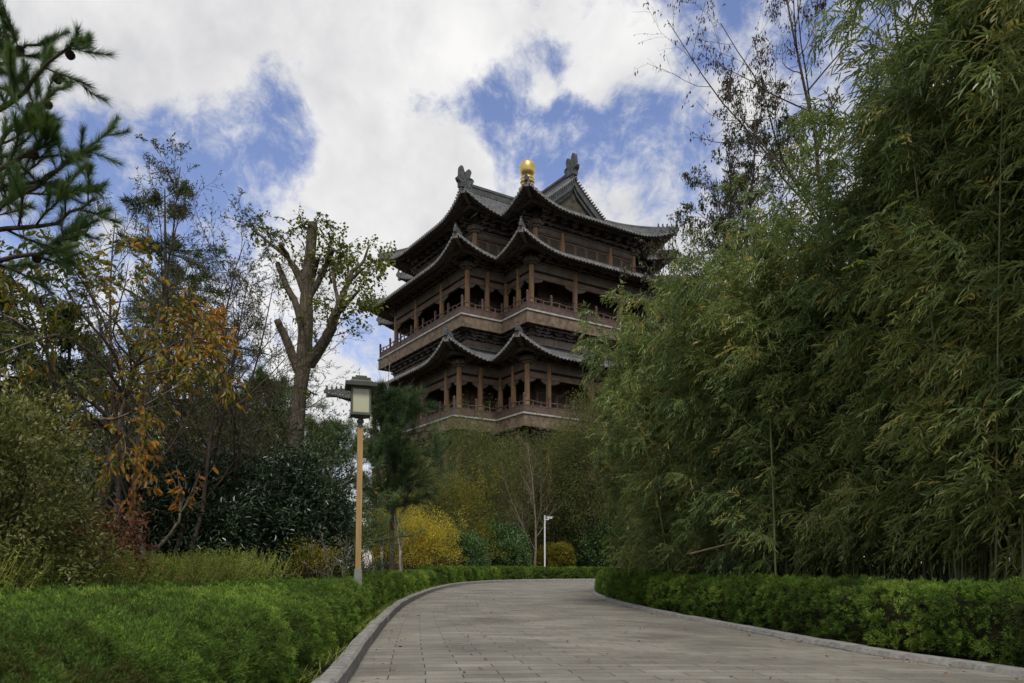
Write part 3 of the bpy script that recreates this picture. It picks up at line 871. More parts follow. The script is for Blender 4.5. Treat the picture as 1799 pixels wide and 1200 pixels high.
def bush(name, label, cat, c, rad, nclump, per, L, W, mat, rng, shape='quad', group=None, rc=.22, stems=10, wood=M_twig, flat=.55, droop=.15, shell=.75, lump=.25, stemr=.02, up=.35, base=None, kind=None, rag=.12):
    """leafy shrub: stems from the base to clumps of leaves spread through a lumpy half dome"""
    c = np.asarray(c, float); rad = np.asarray(rad, float)
    u = unit(rng.normal(size=(nclump, 3))); u[:, 2] = np.where(u[:, 2] < -flat, -u[:, 2], u[:, 2])
    rr = shell + (1 - shell) * rng.random(nclump) ** .5
    inner = rng.random(nclump) < .25; rr = np.where(inner, rng.uniform(.3, .8, nclump), rr)
    rr = rr * (1 - lump / 2 + lump * vnoise(u * 2.3 + 7.7, 3)) * (1 + rag * rng.normal(size=nclump))
    q = u * rad * rr[:, None]
    q[:, 2] = np.maximum(q[:, 2], -c[2] + .05)
    root = thing(name, label, cat, (c[0], c[1], 0 if base is None else base), group=group)
    off = np.array([0, 0, c[2] - (0 if base is None else base)])
    q = q + off
    g = Geo()
    ct = rng.random(nclump) * .7 + .15
    pos = np.repeat(q, per, 0) + rng.normal(size=(nclump * per, 3)) * rc * .55
    dr = np.repeat(unit(u + [0, 0, up]), per, 0) + rng.normal(size=(nclump * per, 3)) * .75
    leaves(g, pos, dr, L * rng.uniform(.65, 1.2, len(pos)), W, rng, shape, None, .2, droop, np.clip(np.repeat(ct, per) + rng.normal(size=len(pos)) * .16, 0, 1))
    g.obj('foliage', mat, root)
    gs = Geo()
    pick = rng.choice(nclump, min(nclump, stems * 6), replace=False)
    st = np.repeat((rng.normal(size=(stems, 3)) * [rad[0] * .12, rad[1] * .12, 0]), 6, 0)[:len(pick)]
    e = q[pick]; n = 6; tt = np.linspace(0, 1, n)[None, :, None]
    mid = (st + e) / 2 + np.array([0, 0, .12]) * rad[2]
    pl = (1 - tt) ** 2 * st[:, None] + 2 * tt * (1 - tt) * mid[:, None] + tt ** 2 * e[:, None]
    gs.tubes(pl, stemr * np.linspace(1, .3, n)[None] * rng.uniform(.5, 1.1, (len(pick), 1)), 5)
    gs.obj('stems', wood, root)
    return root

# ------------------------------------------------------------------ clipped juniper hedges
M_jun = leafm('juniper_green', [(0.064, 0.050, 0.013), (0.048, 0.091, 0.017), (0.090, 0.158, 0.023), (0.154, 0.244, 0.037), (0.254, 0.329, 0.061)], .65, .2, .15)
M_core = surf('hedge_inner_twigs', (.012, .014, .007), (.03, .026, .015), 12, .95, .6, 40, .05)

def hedge(name, label, inner, outer, height, rng, dens, cat='hedge', amp=.05):
    """inner / outer: edge lines (n,2) of the hedge in plan, inner one faces the road; clipped top with soft lumps"""
    n = len(inner); root = thing(name, label, cat, (inner[n // 3][0], inner[n // 3][1], 0)); o0 = np.array([inner[n // 3][0], inner[n // 3][1], 0])
    # profile across: up the road face, over a rounded edge, across the top, down the back
    wid = np.linalg.norm(outer - inner, axis=1); wm = wid.mean(); hh = height
    segs = [(0, .04), (-.03, .3), (-.02, .6), (.02, .85), (.12, .97), (.25, 1.0)]
    prof_o = [s_[0] for s_ in segs]; prof_z = [s_[1] for s_ in segs]
    m_top = max(3, int(wm / .35))
    across = np.concatenate([np.array(prof_o), np.linspace(.45, max(.5, wm - .25), m_top), [wm - .1, wm, wm + .02]]) / wm
    zed = np.concatenate([np.array(prof_z), np.ones(m_top), [.95, .8, .1]]) * hh
    V = inner[:, None] * (1 - across[None, :, None]) + outer[:, None] * across[None, :, None]
    V = np.concatenate([V, np.broadcast_to(zed, (n, len(zed)))[..., None]], -1)
    flat = V.reshape(-1, 3)
    lump = (vnoise(flat * [3.1, 3.1, 1.2], 1) - .5) * 1.3 + (vnoise(flat * [7.5, 7.5, 2.6] + 3.3, 2) - .5) * .8
    nrm = np.zeros_like(V); du = np.gradient(V, axis=0); dv = np.gradient(V, axis=1); nrm = unit(np.cross(du, dv))
    cz = V.mean(1, keepdims=True); sgn = np.sign(np.sum(nrm * (V - cz), -1, keepdims=True)); nrm = nrm * np.where(sgn == 0, 1, sgn)
    V2 = V + nrm * (lump.reshape(n, -1, 1) * amp * 2)
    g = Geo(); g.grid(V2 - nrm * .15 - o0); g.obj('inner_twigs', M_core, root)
    # rounded puffs of sprigs over the surface, finer and denser near the camera
    a = V2[:-1, :-1]; b = V2[1:, :-1]; c_ = V2[1:, 1:]; d_ = V2[:-1, 1:]
    area = (np.linalg.norm(np.cross(b - a, d_ - a), axis=-1) + np.linalg.norm(np.cross(b - c_, d_ - c_), axis=-1)) / 2
    ctr = (a + c_) / 2; dist = np.linalg.norm(ctr - [0, 0, EYE], axis=-1)
    def scatter(de):
        N = rng.poisson(area * de); idx = np.repeat(np.arange(N.size), N.ravel()); i, j = np.unravel_index(idx, N.shape); u, v = rng.random((2, len(idx), 1))
        pos = (a[i, j] * (1 - u) + b[i, j] * u) * (1 - v) + (d_[i, j] * (1 - u) + c_[i, j] * u) * v
        return pos, unit(nrm[i, j] + [0, 0, .3]), dist[i, j]
    de = dens(dist)
    puff, pn, pd = scatter(np.clip(de * .09, 40, 150))
    per = np.maximum(4, np.interp(pd, dist.ravel()[np.argsort(dist.ravel())], (de.ravel() * .85 / np.clip(de.ravel() * .09, 40, 150))[np.argsort(dist.ravel())])).astype(int)
    pr = np.clip(.056 + .0018 * pd, .056, .11) * rng.uniform(.75, 1.3, len(puff))
    puff = puff + pn * (rng.normal(size=len(puff)) * .022 - .02)[:, None]
    pt = np.clip(.50 + .8 * (vnoise(puff * [1.6, 1.6, 1.6], 9) - .5) + rng.normal(size=len(puff)) * .11, 0, 1)
    k_ = np.repeat(np.arange(len(puff)), per)
    u = unit(rng.normal(size=(len(k_), 3)) + pn[k_] * 1.1)
    pos1 = puff[k_] + u * (pr[k_] * rng.uniform(.45, 1.0, len(k_)))[:, None]; t1 = pt[k_] + rng.normal(size=len(k_)) * .07; ds1 = pd[k_]; n1 = unit(u + pn[k_] * .5)
    pos2, n2, ds2 = scatter(de * .35)                     # a thin even layer under the puffs
    pos2 = pos2 - n2 * .05; t2 = np.clip(.34 + rng.normal(size=len(pos2)) * .12, 0, 1)
    pos = np.vstack([pos1, pos2]); nn = np.vstack([n1, n2]); ds = np.concatenate([ds1, ds2]); tint = np.concatenate([t1, t2])
    k = 10; size = np.clip(.018 + .0032 * ds, .026, .15)
    d = np.repeat(nn, k, 0) + rng.normal(size=(len(pos) * k, 3)) * .55
    g = Geo()
    pp = np.repeat(pos, k, 0) + rng.normal(size=(len(pos) * k, 3)) * .010 - o0
    leaves(g, pp, d, np.repeat(size, k) * rng.uniform(.6, 1.25, len(pp)), np.repeat(size, k) * .15, rng, 'quad', None, .3, 0, np.clip(np.repeat(tint, k) + rng.normal(size=len(pp)) * .08, 0, 1))
    g.obj('foliage', M_jun, root)
    return root

def dens_near(d): return np.clip(15000 / d ** 1.35, 80, 5000)
rng = np.random.default_rng(11)
# left: a broad clipped bed along the kerb
nn = side_normal(lk) * -1
def offs(c, n_, o, i0, i1, k):
    seg = (c + n_ * np.reshape(o, (-1, 1)))[i0:i1]
    return resample(seg, k)[0]
cum = np.r_[0, np.cumsum(np.linalg.norm(np.diff(lk, axis=0), axis=1))]
ybreak = np.argmax(lk[:, 1] > 40.5)
inn = (lk + nn * .42)[np.argmax(lk[:, 1] > .3):ybreak]; inn = resample(inn, 180)[0]
wl = np.interp(inn[:, 1], [0, 6, 9, 13, 16, 20, 30, 41], [4.2, 4.2, 3.9, 2.8, 1.9, 2.0, 2.2, 1.6])
tn = unit(np.gradient(inn, axis=0)); out_ = inn + np.stack([-tn[:, 1], tn[:, 0]], 1) * wl[:, None]
out_left = out_
hedge('juniper_hedge', 'broad clipped dark green hedge beside the left kerb, under the lamp post', inn, out_, .77, rng, dens_near, amp=.045)
# far side of the bend
s0 = np.argmax(lk[:, 1] > 41.2)
inn = resample((lk + nn * .45)[s0:], 110)[0]; tn = unit(np.gradient(inn, axis=0)); out_ = inn + np.stack([-tn[:, 1], tn[:, 0]], 1) * 1.3
hedge('juniper_hedge', 'low clipped hedge that closes the far bend of the road, below the camera pole', inn, out_, .98, rng, lambda d: np.clip(5200 / d ** 1.1, 70, 1500), amp=.06)
# right
nr = side_normal(rk)
inn = resample((rk + nr * .34)[np.argmax(rk[:, 1] > 4.2):-12], 200)[0]; tn = unit(np.gradient(inn, axis=0)); out_ = inn + np.stack([tn[:, 1], -tn[:, 0]], 1) * 1.35
hedge('juniper_hedge', 'clipped green hedge beside the right kerb, in front of the bamboo', inn, out_, .83, rng, dens_near, amp=.05)

# ------------------------------------------------------------------ bamboo grove on the right
M_bam = leafm('bamboo_leaf', [(0.067, 0.102, 0.039), (0.107, 0.152, 0.050), (0.158, 0.208, 0.064), (0.230, 0.271, 0.078), (0.432, 0.339, 0.106)], .42, .3, .5)
M_culm = surf('bamboo_culm', (.07, .09, .03), (.20, .20, .08), 2, .5, 0, 1, .35, stretch=(1, 1, .4))
def bamboo(label, c, n, H, lean, rng, leaf, per_culm, tint, group='bamboo clumps behind the right hedge', low=.05, spreadr=1.0, ntw=4, nl=9):
    root = thing('bamboo_clump', label, 'bamboo', (c[0], c[1], 0), group=group)
    p0 = np.stack([rng.normal(size=n) * spreadr * .55, rng.normal(size=n) * spreadr * .55, np.zeros(n)], 1)
    az = rng.uniform(0, 2 * np.pi, n)
    d0 = unit(np.stack([np.cos(az) * .09 + lean[0] * .35, np.sin(az) * .09 + lean[1] * .35, np.ones(n)], 1))
    h = H * rng.uniform(.72, 1.06, n); m = 12
    pts = np.empty((n, m, 3)); t = np.linspace(0, 1, m)
    arch = rng.uniform(.04, .15, n) * (1 if c[1] < 23 else .7)
    ad = unit(np.stack([np.cos(az) * .8 + lean[0] * 1.6, np.sin(az) * .8 + lean[1] * 1.6, np.zeros(n)], 1))
    for k in range(m):
        pts[:, k] = p0 + d0 * (h * t[k])[:, None] + ad * (h * arch * t[k] ** 2.6)[:, None] - np.array([0, 0, 1.]) * (h * arch * .55 * t[k] ** 3.4)[:, None]
    rad = rng.uniform(.012, .021, n)[:, None] * (1 - .72 * t[None] ** 1.3)
    g = Geo(); g.tubes(pts, rad, 6)
    b, br = shoots(rng, pts, rad, per_culm, low, 1.0, 48, 14, 1.2 if c[1] < 23 else .95, 5, .12, -.05, .3, .4, .35)
    g.tubes(b, np.maximum(br, .003), 3, cap=False)
    g.obj('culms', M_culm, root)
    q, d = on_lines(rng, b, ntw, .25, 1.0)
    d = spread(rng, d, .65); d[:, 2] -= .15 + .35 * rng.random(len(d))
    ct = np.clip(tint + .55 * (vnoise((q + [c[0], c[1], 0]) * .9, 4) - .5) + rng.normal(size=len(q)) * .10, 0, 1)
    yel = rng.random(len(q)) < .05; ct = np.where(yel, .9, ct)
    gl = Geo()
    sprays(gl, rng, q, d, nl, .34, 34, leaf, leaf * .165, 'oval' if leaf < .2 else 'quad', .22, ct, .08, -.5)
    gl.obj('foliage', M_bam, root)
    return root
rng = np.random.default_rng(21)
BL = 'leafy bamboo clump merging into the dense grove behind the right hedge'
def kx(y): return float(np.interp(y, rk[:NL - 30, 1], rk[:NL - 30, 0]))
front = [(8.6, 2.9, 10.0, .135), (10.0, 2.7, 10.0, .135), (11.3, 2.8, 10.0, .135), (12.7, 3.0, 9.4, .135), (14.3, 2.8, 8.4, .135), (16.0, 2.5, 7.6, .135), (17.8, 2.3, 7.6, .145), (19.8, 2.2, 8.0, .145),
         (21.8, 2.1, 8.4, .155), (24.0, 2.7, 8.8, .165), (26.4, 2.75, 9.0, .18), (28.9, 2.8, 9.2, .215), (31.4, 2.9, 9.2, .185), (33.8, 3.1, 8.8, .185), (36.2, 3.2, 7.2, .185)]
for k, (y, o, H, leaf) in enumerate(front):
    lab = BL
    if k == 0: lab = 'nearest bamboo clump, its bright leaf sprays hanging in at the right edge'
    if k == 14: lab = 'far end bamboo clump where the right hedge turns round the bend'
    fac = 1.0 if y < 20 else .8
    bamboo(lab, (kx(y) + o, y), 22, H, (-.09, -.04) if y < 15 else (-.12, -.04) if y < 23 else (-.02, -.04), rng, leaf, int(36 * fac), (.60, .55, .5, .45)[k] if k < 4 else .42 if y < 20 else .5, ntw=11, nl=10, low=.14 if k < 9 else .05)
for k, y in enumerate((9.5, 11.5, 13.5, 15.5, 18, 20.5, 23, 26, 29, 32, 35)):
    bamboo('tall bamboo clump in the second row of the grove, behind the front clumps', (kx(y) + 4.8, y), 20, 10.4, (-.08, 0), rng, .24, 24, .42, low=.04, spreadr=1.4, ntw=5, nl=8)

# long dry poles lying through the grove
M_dry = surf('dry_bamboo', (.17, .12, .07), (.30, .22, .14), 3, .6, 0, 1, .3)
def pole(label, a, b, r):
    a, b = np.array(a), np.array(b); root_g = Geo(); n = 22; u = np.linspace(0, 1, n)[:, None]
    p = a * (1 - u) + b * u + np.array([0, 0, -1.]) * np.sin(u * np.pi) * .025
    rr = r * (1 + .18 * (np.arange(n) % 3 == 0)) * np.linspace(1, .75, n)
    root_g.tubes(p - a, rr, 8); o = root_g.obj('bamboo_pole', M_dry, None, True); o.location = a
    tag(o, label, 'pole')
pole('long thin dry bamboo pole slanting through the grove low above the hedge', P(1212, 973, 17.2), P(1500, 893, 13.8), .02)
pole('thick dry bamboo pole lying level in the leaves at the right edge', P(1700, 864, 10.6), P(1880, 858, 9.0), .03)

# ------------------------------------------------------------------ lamp post and camera pole
M_lampw = surf('lamp_post_wood', (0.264, 0.162, 0.066), (0.396, 0.254, 0.107), 3, .6, .2, 20, .3, stretch=(5, 5, .35))
M_lampm = surf('lamp_green_metal', (.05, .055, .042), (.075, .08, .062), 4, .5, 0, 1, .4)
M_lampg = surf('lamp_frosted_glass', (0.328, 0.328, 0.215), (0.406, 0.406, 0.274), .8, .35, 0, 1, .5)
M_cuff = surf('grey_metal_cuff', (.13, .14, .15), (.2, .21, .165), 5, .6, 0, 1, .4)
b0 = P(627.5, 1012, 15.3); lamp = thing('lamp_post', 'tall wooden lamp post with square frosted lantern under a dark cap', 'street lamp', (b0[0], b0[1], 0))
lamp.rotation_euler = (0, R(.9), R(14))
px = 15.3 / F
zc = lambda y: EYE + (997 - y) * px
g = Geo(); g.box((0, 0, zc(1000) / 2), (.15, .15, zc(1000))); g.box((0, 0, zc(1000) + .004), (.125, .125, .02)); g.obj('base_cuff', M_cuff, lamp)
g = Geo(); h0, h1 = zc(1000), zc(751); g.box((0, 0, (h0 + h1) / 2), (.108, .108, h1 - h0)); g.obj('pole', M_lampw, lamp)
g = Geo(); g.lathe((0, 0, 0), [(.0, h1 - .02), (.06, h1 - .02), (.06, h1 + .03), (.045, h1 + .05), (.045, h1 + .09), (.07, h1 + .1), (.07, h1 + .14), (.05, h1 + .15), (.05, zc(729)), (0, zc(729))], 16); g.obj('neck', M_lampm, lamp)
z0, z1 = zc(729), zc(684); w = .385
lt = Geo(); lt.box((0, 0, z0 - .0), (w, w, .05)); lt.box((0, 0, z0 - .035), (w * .6, w * .6, .03)); lt.box((0, 0, z1), (w, w, .04))
for sx in (-1, 1):
    for sy in (-1, 1): lt.box((sx * (w / 2 - .016), sy * (w / 2 - .016), (z0 + z1) / 2), (.034, .034, z1 - z0 - .044))
ln = lt.obj('lantern', M_lampm, lamp)
for k in range(4):
    g = Geo(); g.box((0, -(w / 2 - .022), (z0 + z1) / 2), (w - .07, .012, z1 - z0 - .05)); o = g.obj('lantern_pane', M_lampg, ln); o.rotation_euler = (0, 0, k * math.pi / 2)
g = Geo()
def slab(c, w1, w2, h):
    V = [[sx * w_ / 2, sy * w_ / 2, c + dz] for w_, dz in ((w1, 0), (w2, h)) for sx, sy in ((-1, -1), (1, -1), (1, 1), (-1, 1))]
    g.add(V, [[0, 3, 2, 1], [4, 5, 6, 7], [0, 1, 5, 4], [1, 2, 6, 5], [2, 3, 7, 6], [3, 0, 4, 7]])
slab(z1 + .022, .60, .62, .075); slab(z1 + .098, .50, .40, .05); slab(z1 + .15, .36, .37, .055); slab(z1 + .206, .22, .22, .05)
g.tubes(np.array([[-.03, 0, z1 + .25], [-.03, 0, z1 + .43]]), np.array([.004, .003]), 5)
g.obj('lamp_cap', M_lampm, lamp)

M_white = surf('white_painted_steel', (.55, .56, .57), (.68, .69, .70), 4, .45, 0, 1, .4)
c0 = P(957, 1001, 66); cp = thing('camera_pole', 'slim white pole with a security camera on a short arm', 'camera pole', (c0[0], c0[1], 0)); s_ = 66 / F; zc = lambda y: EYE + (997 - y) * s_
g = Geo(); g.lathe((0, 0, 0), [(.2, 0), (.2, .05), (.09, .06), (.09, 1.1), (.07, 1.15), (.065, zc(907)), (.08, zc(906)), (0, zc(905))], 12); g.obj('pole', M_white, cp, False)
g = Geo(); g.tubes(np.array([[0, 0, zc(913)], [.32, -.05, zc(912.5)]]), np.array([.035, .03]), 8); arm = g.obj('arm', M_white, cp)
g = Geo(); a_ = unit(np.array([1, -.5, -.12])); sd = unit(np.cross(a_, [0, 0, 1])); g.box((.42, -.08, zc(909.5)), (.5, .16, .14), [a_, sd, np.cross(sd, a_)]); g.box((.47, -.1, zc(909.5) + .09), (.58, .22, .03), [a_, sd, np.cross(sd, a_)])
g.lathe((.3, -.06, zc(913)), [(.0, -.05), (.06, -.04), (.06, .05), (.03, .1)], 8); g.obj('security_camera', M_white, cp)

# ------------------------------------------------------------------ trees
def conifer(name, label, base, H, Rb, rng, mat, wood=M_barkd, whorls=26, per=6, droop=-.04, start=.12, tuft=.16, ntuft=5, blades=10, up=.25, group=None, tr=.16, power=.8, sub=6, width=.05, tlean=(0, 0), ang=80, shape='tri', irr=.25):
    root = thing(name, label, 'tree', (base[0], base[1], 0), group=group)
    n = 12; t = np.linspace(0, 1, n)
    tp = np.stack([tlean[0] * t * H + np.sin(t * 5 + rng.random() * 6) * .05, tlean[1] * t * H + 0 * t, t * H], 1)[None]; trd = (tr * (1 - .9 * t))[None]
    g = Geo(); g.tubes(tp, trd, 8); g.obj('trunk', wood, root)
    hz = start + (1 - start) * (np.arange(whorls) + rng.random(whorls) * .6) / whorls
    tt = np.repeat(np.clip(hz, 0, .985), per); az = rng.uniform(0, 2 * np.pi, len(tt))
    keep = rng.random(len(tt)) < np.clip(1.5 - 1.25 * tt, .3, 1); keep = keep | (shape == 'tri'); tt, az = tt[keep], az[keep]
    p, d = sample_line(tp, tt[None])
    rel = (tt - start) / (1 - start)
    L = Rb * np.clip(1 - rel, .05, 1) ** power * (1 - irr + 2 * irr * rng.random(len(tt))) * np.clip(.55 + 2.5 * rel, 0, 1)
    dd = np.stack([np.cos(az), np.sin(az), np.full(len(tt), 1 / math.tan(R(ang)))], 1)
    b = walk(rng, p, dd, L, 7, .10, droop); br = np.outer(np.maximum(.012, L * .016), np.linspace(1, .25, 7))
    c, cr = shoots(rng, b, br, sub, .2, 1.0, 50, 12, np.repeat(L, sub) * .38, 4, .12, droop + .02, .5, .4, .5)
    gb = Geo(); gb.tubes(b, br, 5, cap=False); gb.tubes(c, cr, 3, cap=False); gb.obj('branches', wood, root)
    q1, d1 = on_lines(rng, c, ntuft, .1, 1.05); q2, d2 = on_lines(rng, b, ntuft, .35, 1.02)
    q = np.vstack([q1, q2]); d = np.vstack([d1, d2]); k = blades
    ct = np.clip(.45 + .7 * (vnoise((q + np.array([base[0], base[1], 0])) * .8, 8) - .5) + rng.normal(size=len(q)) * .12, 0, 1)
    pp = np.repeat(q, k, 0) + rng.normal(size=(len(q) * k, 3)) * tuft * .22
    dd = np.repeat(unit(d + [0, 0, up]), k, 0) + rng.normal(size=(len(q) * k, 3)) * .55
    gl = Geo(); leaves(gl, pp, dd, tuft * rng.uniform(.6, 1.25, len(pp)), tuft * width, rng, shape, None, .2, .05, np.clip(np.repeat(ct, k) + rng.normal(size=len(pp)) * .08, 0, 1))
    gl.obj('crown', mat, root)
    return root

M_pine = leafm('pine_needle', [(0.034, 0.065, 0.025), (0.058, 0.109, 0.033), (0.096, 0.163, 0.046), (0.155, 0.217, 0.062)], .5, .12, .25)
M_cedar = leafm('cedar_needle', [(0.024, 0.043, 0.022), (0.044, 0.076, 0.030), (0.075, 0.112, 0.038), (0.139, 0.153, 0.045)], .6, .12, .15)
M_olive = leafm('olive_leaf', [(0.057, 0.071, 0.023), (0.086, 0.103, 0.032), (0.121, 0.138, 0.044), (0.161, 0.167, 0.057)], .55, .3, .2)
M_yell = leafm('autumn_yellow_leaf', [(0.160, 0.139, 0.024), (0.342, 0.263, 0.031), (0.502, 0.416, 0.052), (0.627, 0.554, 0.103)], .5, .35, .2)
M_ygr = leafm('yellow_green_leaf', [(0.050, 0.072, 0.013), (0.099, 0.116, 0.018), (0.198, 0.165, 0.020), (0.330, 0.242, 0.022)], .5, .35, .2)
M_orange = leafm('autumn_orange_leaf', [(.08, .10, .018), (.13, .13, .018), (.22, .165, .02), (.34, .17, .025), (.36, .13, .025), (.40, .22, .04)], .45, .4, .3, 1.5)
M_dark = M_dark
M_dkleaf = leafm('dark_glossy_leaf', [(0.017, 0.032, 0.016), (0.028, 0.050, 0.023), (0.041, 0.071, 0.030), (0.061, 0.091, 0.038)], .36, .05, .5)
M_ever = leafm('evergreen_leaf', [(0.026, 0.058, 0.019), (0.045, 0.093, 0.027), (0.072, 0.136, 0.035), (0.112, 0.192, 0.048)], .42, .15, .4)
M_var = leafm('variegated_leaf', [(0.070, 0.092, 0.026), (0.115, 0.132, 0.037), (0.186, 0.194, 0.062), (0.370, 0.340, 0.171)], .5, .3, .25)
M_gink = leafm('fading_green_leaf', [(0.049, 0.073, 0.014), (0.083, 0.112, 0.017), (0.127, 0.150, 0.022), (0.214, 0.194, 0.030)], .5, .4, .25)
M_seed = leafm('brown_pod', [(.022, .015, .011), (.045, .028, .02), (.075, .045, .03)], .7, .1, .15)
M_sparse = leafm('dull_dark_leaf', [(0.038, 0.053, 0.018), (0.060, 0.075, 0.024), (0.090, 0.093, 0.030), (0.128, 0.090, 0.038)], .5, .3, .25)
M_russet = leafm('russet_leaf', [(0.084, 0.035, 0.021), (0.168, 0.070, 0.042), (0.266, 0.119, 0.070), (0.224, 0.154, 0.084)], .6, .3, .15)
M_weed = leafm('weed_leaf', [(0.092, 0.138, 0.027), (0.150, 0.219, 0.036), (0.230, 0.311, 0.055), (0.344, 0.298, 0.092)], .55, .3, .2)

M_pollard = surf('furrowed_backlit_bark', (.035, .028, .021), (.125, .10, .075), 7, .9, 1.0, 9, .15, stretch=(4, 4, .4))  # furrowed bark, its colour darkened to paint in the trunk's backlit shade
# ---- big pollarded tree
rng = np.random.default_rng(31)
D0 = 19.2
def W_(px, py, dd=0): return P(px, py, D0 + dd)
b = W_(518, 997); root = thing('pollarded_tree', 'thick trunked tree with sawn off limbs and thin green regrowth', 'tree', (b[0], b[1], 0)); o0 = np.array([b[0], b[1], 0])
g = Geo(); limbs = []
def limb(pts, r0, r1, n=14):
    w = np.array([W_(*q) for q in pts]) - o0
    p, r = line(rng, w, r0, r1, n, .012); g.tubes(p, r, 12); limbs.append((p, r))
wt = np.array([[0, 0, -.1], *(np.array([W_(519, 820), W_(526, 700), W_(533, 640), W_(538, 560), W_(541, 480), W_(548, 420), W_(549, 392)]) - o0)])
p, r = line(rng, wt, .25, .16, 22, .01); r[0] = np.interp(np.linspace(0, 1, 22), [0, .08, .3, .5, .62, .8, 1], [.28, .205, .172, .188, .16, .13, .12]); g.tubes(p, r, 16); limbs.append((p, r))
limb([(528, 660), (514, 625), (500, 590), (487, 562, -.2)], .13, .085)                        # sawn stub on the left
limb([(532, 585), (522, 540), (505, 505), (486, 462, .3)], .10, .065)
limb([(536, 520), (524, 490), (508, 455), (494, 428, -.4)], .075, .05)
limb([(537, 500), (520, 470), (490, 440), (455, 412, .5), (440, 392, .7)], .06, .02)
limb([(544, 520), (562, 490), (575, 460), (584, 438, -.5)], .085, .055)
limb([(546, 500), (552, 480), (559, 452, -.3)], .07, .055)
limb([(543, 640), (560, 615, -.2), (580, 580, -.4), (592, 545, -.5)], .16, .11)               # the big fork on the right
limb([(590, 550, -.5), (605, 510, -.5), (618, 490, -.5), (640, 470, -.6)], .085, .03)
limb([(592, 548, -.5), (603, 520, -.3), (618, 480, 0), (638, 458, .2), (648, 430, .3)], .08, .022)
limb([(590, 555, -.5), (612, 530, -.8), (632, 510, -1.1)], .07, .025)
limb([(594, 530, -.5), (588, 500, -.3), (586, 478, -.2), (594, 462, -.1)], .05, .03)
limb([(560, 480, -.3), (580, 460, .2), (605, 448, .5)], .045, .02)
g.obj('trunk', M_pollard, root, True)
gt = Geo(); gl = Geo()
for k, (p, r) in enumerate(limbs):
    big = k in (7, 8, 9, 10, 11, 12)
    n1 = {0: 5, 1: 0}.get(k, 9 if big else 4)
    if n1 == 0: continue
    t0 = {0: .45, 7: .5}.get(k, .35)
    s1, r1 = shoots(rng, p, r, n1, t0, 1., 50, 18, .85 if big else .7, 5, .2, .06, .12, .5, .2)
    s2, r2 = shoots(rng, s1, r1, 3, .2, 1., 45, 15, .42, 4, .2, -.02, .6, .5, .3)
    gt.tubes(s1, np.minimum(r1, .012), 4, cap=False); gt.tubes(s2, np.minimum(r2, .006), 3, cap=False)
    q, d = on_lines(rng, s2, 5 if big else 2, .1, 1.02); q2, d2 = on_lines(rng, s1, 4 if big else 2, .3, 1.02)
    q = np.vstack([q, q2]); d = np.vstack([d, d2]); q = np.repeat(q, 2, 0) + rng.normal(size=(len(q) * 2, 3)) * .05; d = np.repeat(d, 2, 0)
    leaves(gl, q, spread(rng, d, .8) - [0, 0, .3], rng.uniform(.06, .10, len(q)), .065, rng, 'oval', None, .15, .2)
# tufts of shoots on the sawn head
for (x, y, dd) in ((548, 392, 0), (520, 402, 0), (500, 410, .2), (560, 400, .1), (575, 410, 0), (430, 395, .7), (450, 400, .5), (470, 412, .4), (540, 560, -.25), (552, 600, -.25), (530, 690, -.25)):
    q = np.repeat((W_(x, y, dd) - o0)[None], 7 if y < 500 else 4, 0); az = rng.uniform(0, 6.28, len(q))
    s1 = walk(rng, q, np.stack([np.cos(az), np.sin(az) * .8, np.full(len(q), .55)], 1), .62 if y < 500 else .35, 6, .15, -.22)
    gt.tubes(s1, np.full((len(q), 6), .006), 3, cap=False)
    q, d = on_lines(rng, s1, 16, .15, 1.); leaves(gl, q, spread(rng, d, .55) - [0, 0, .35], rng.uniform(.06, .11, len(q)), .04, rng, 'oval', None, .15, .2, rng.random(len(q)) * .6)
gt.obj('twigs', M_twig, root); gl.obj('crown', M_gink, root)

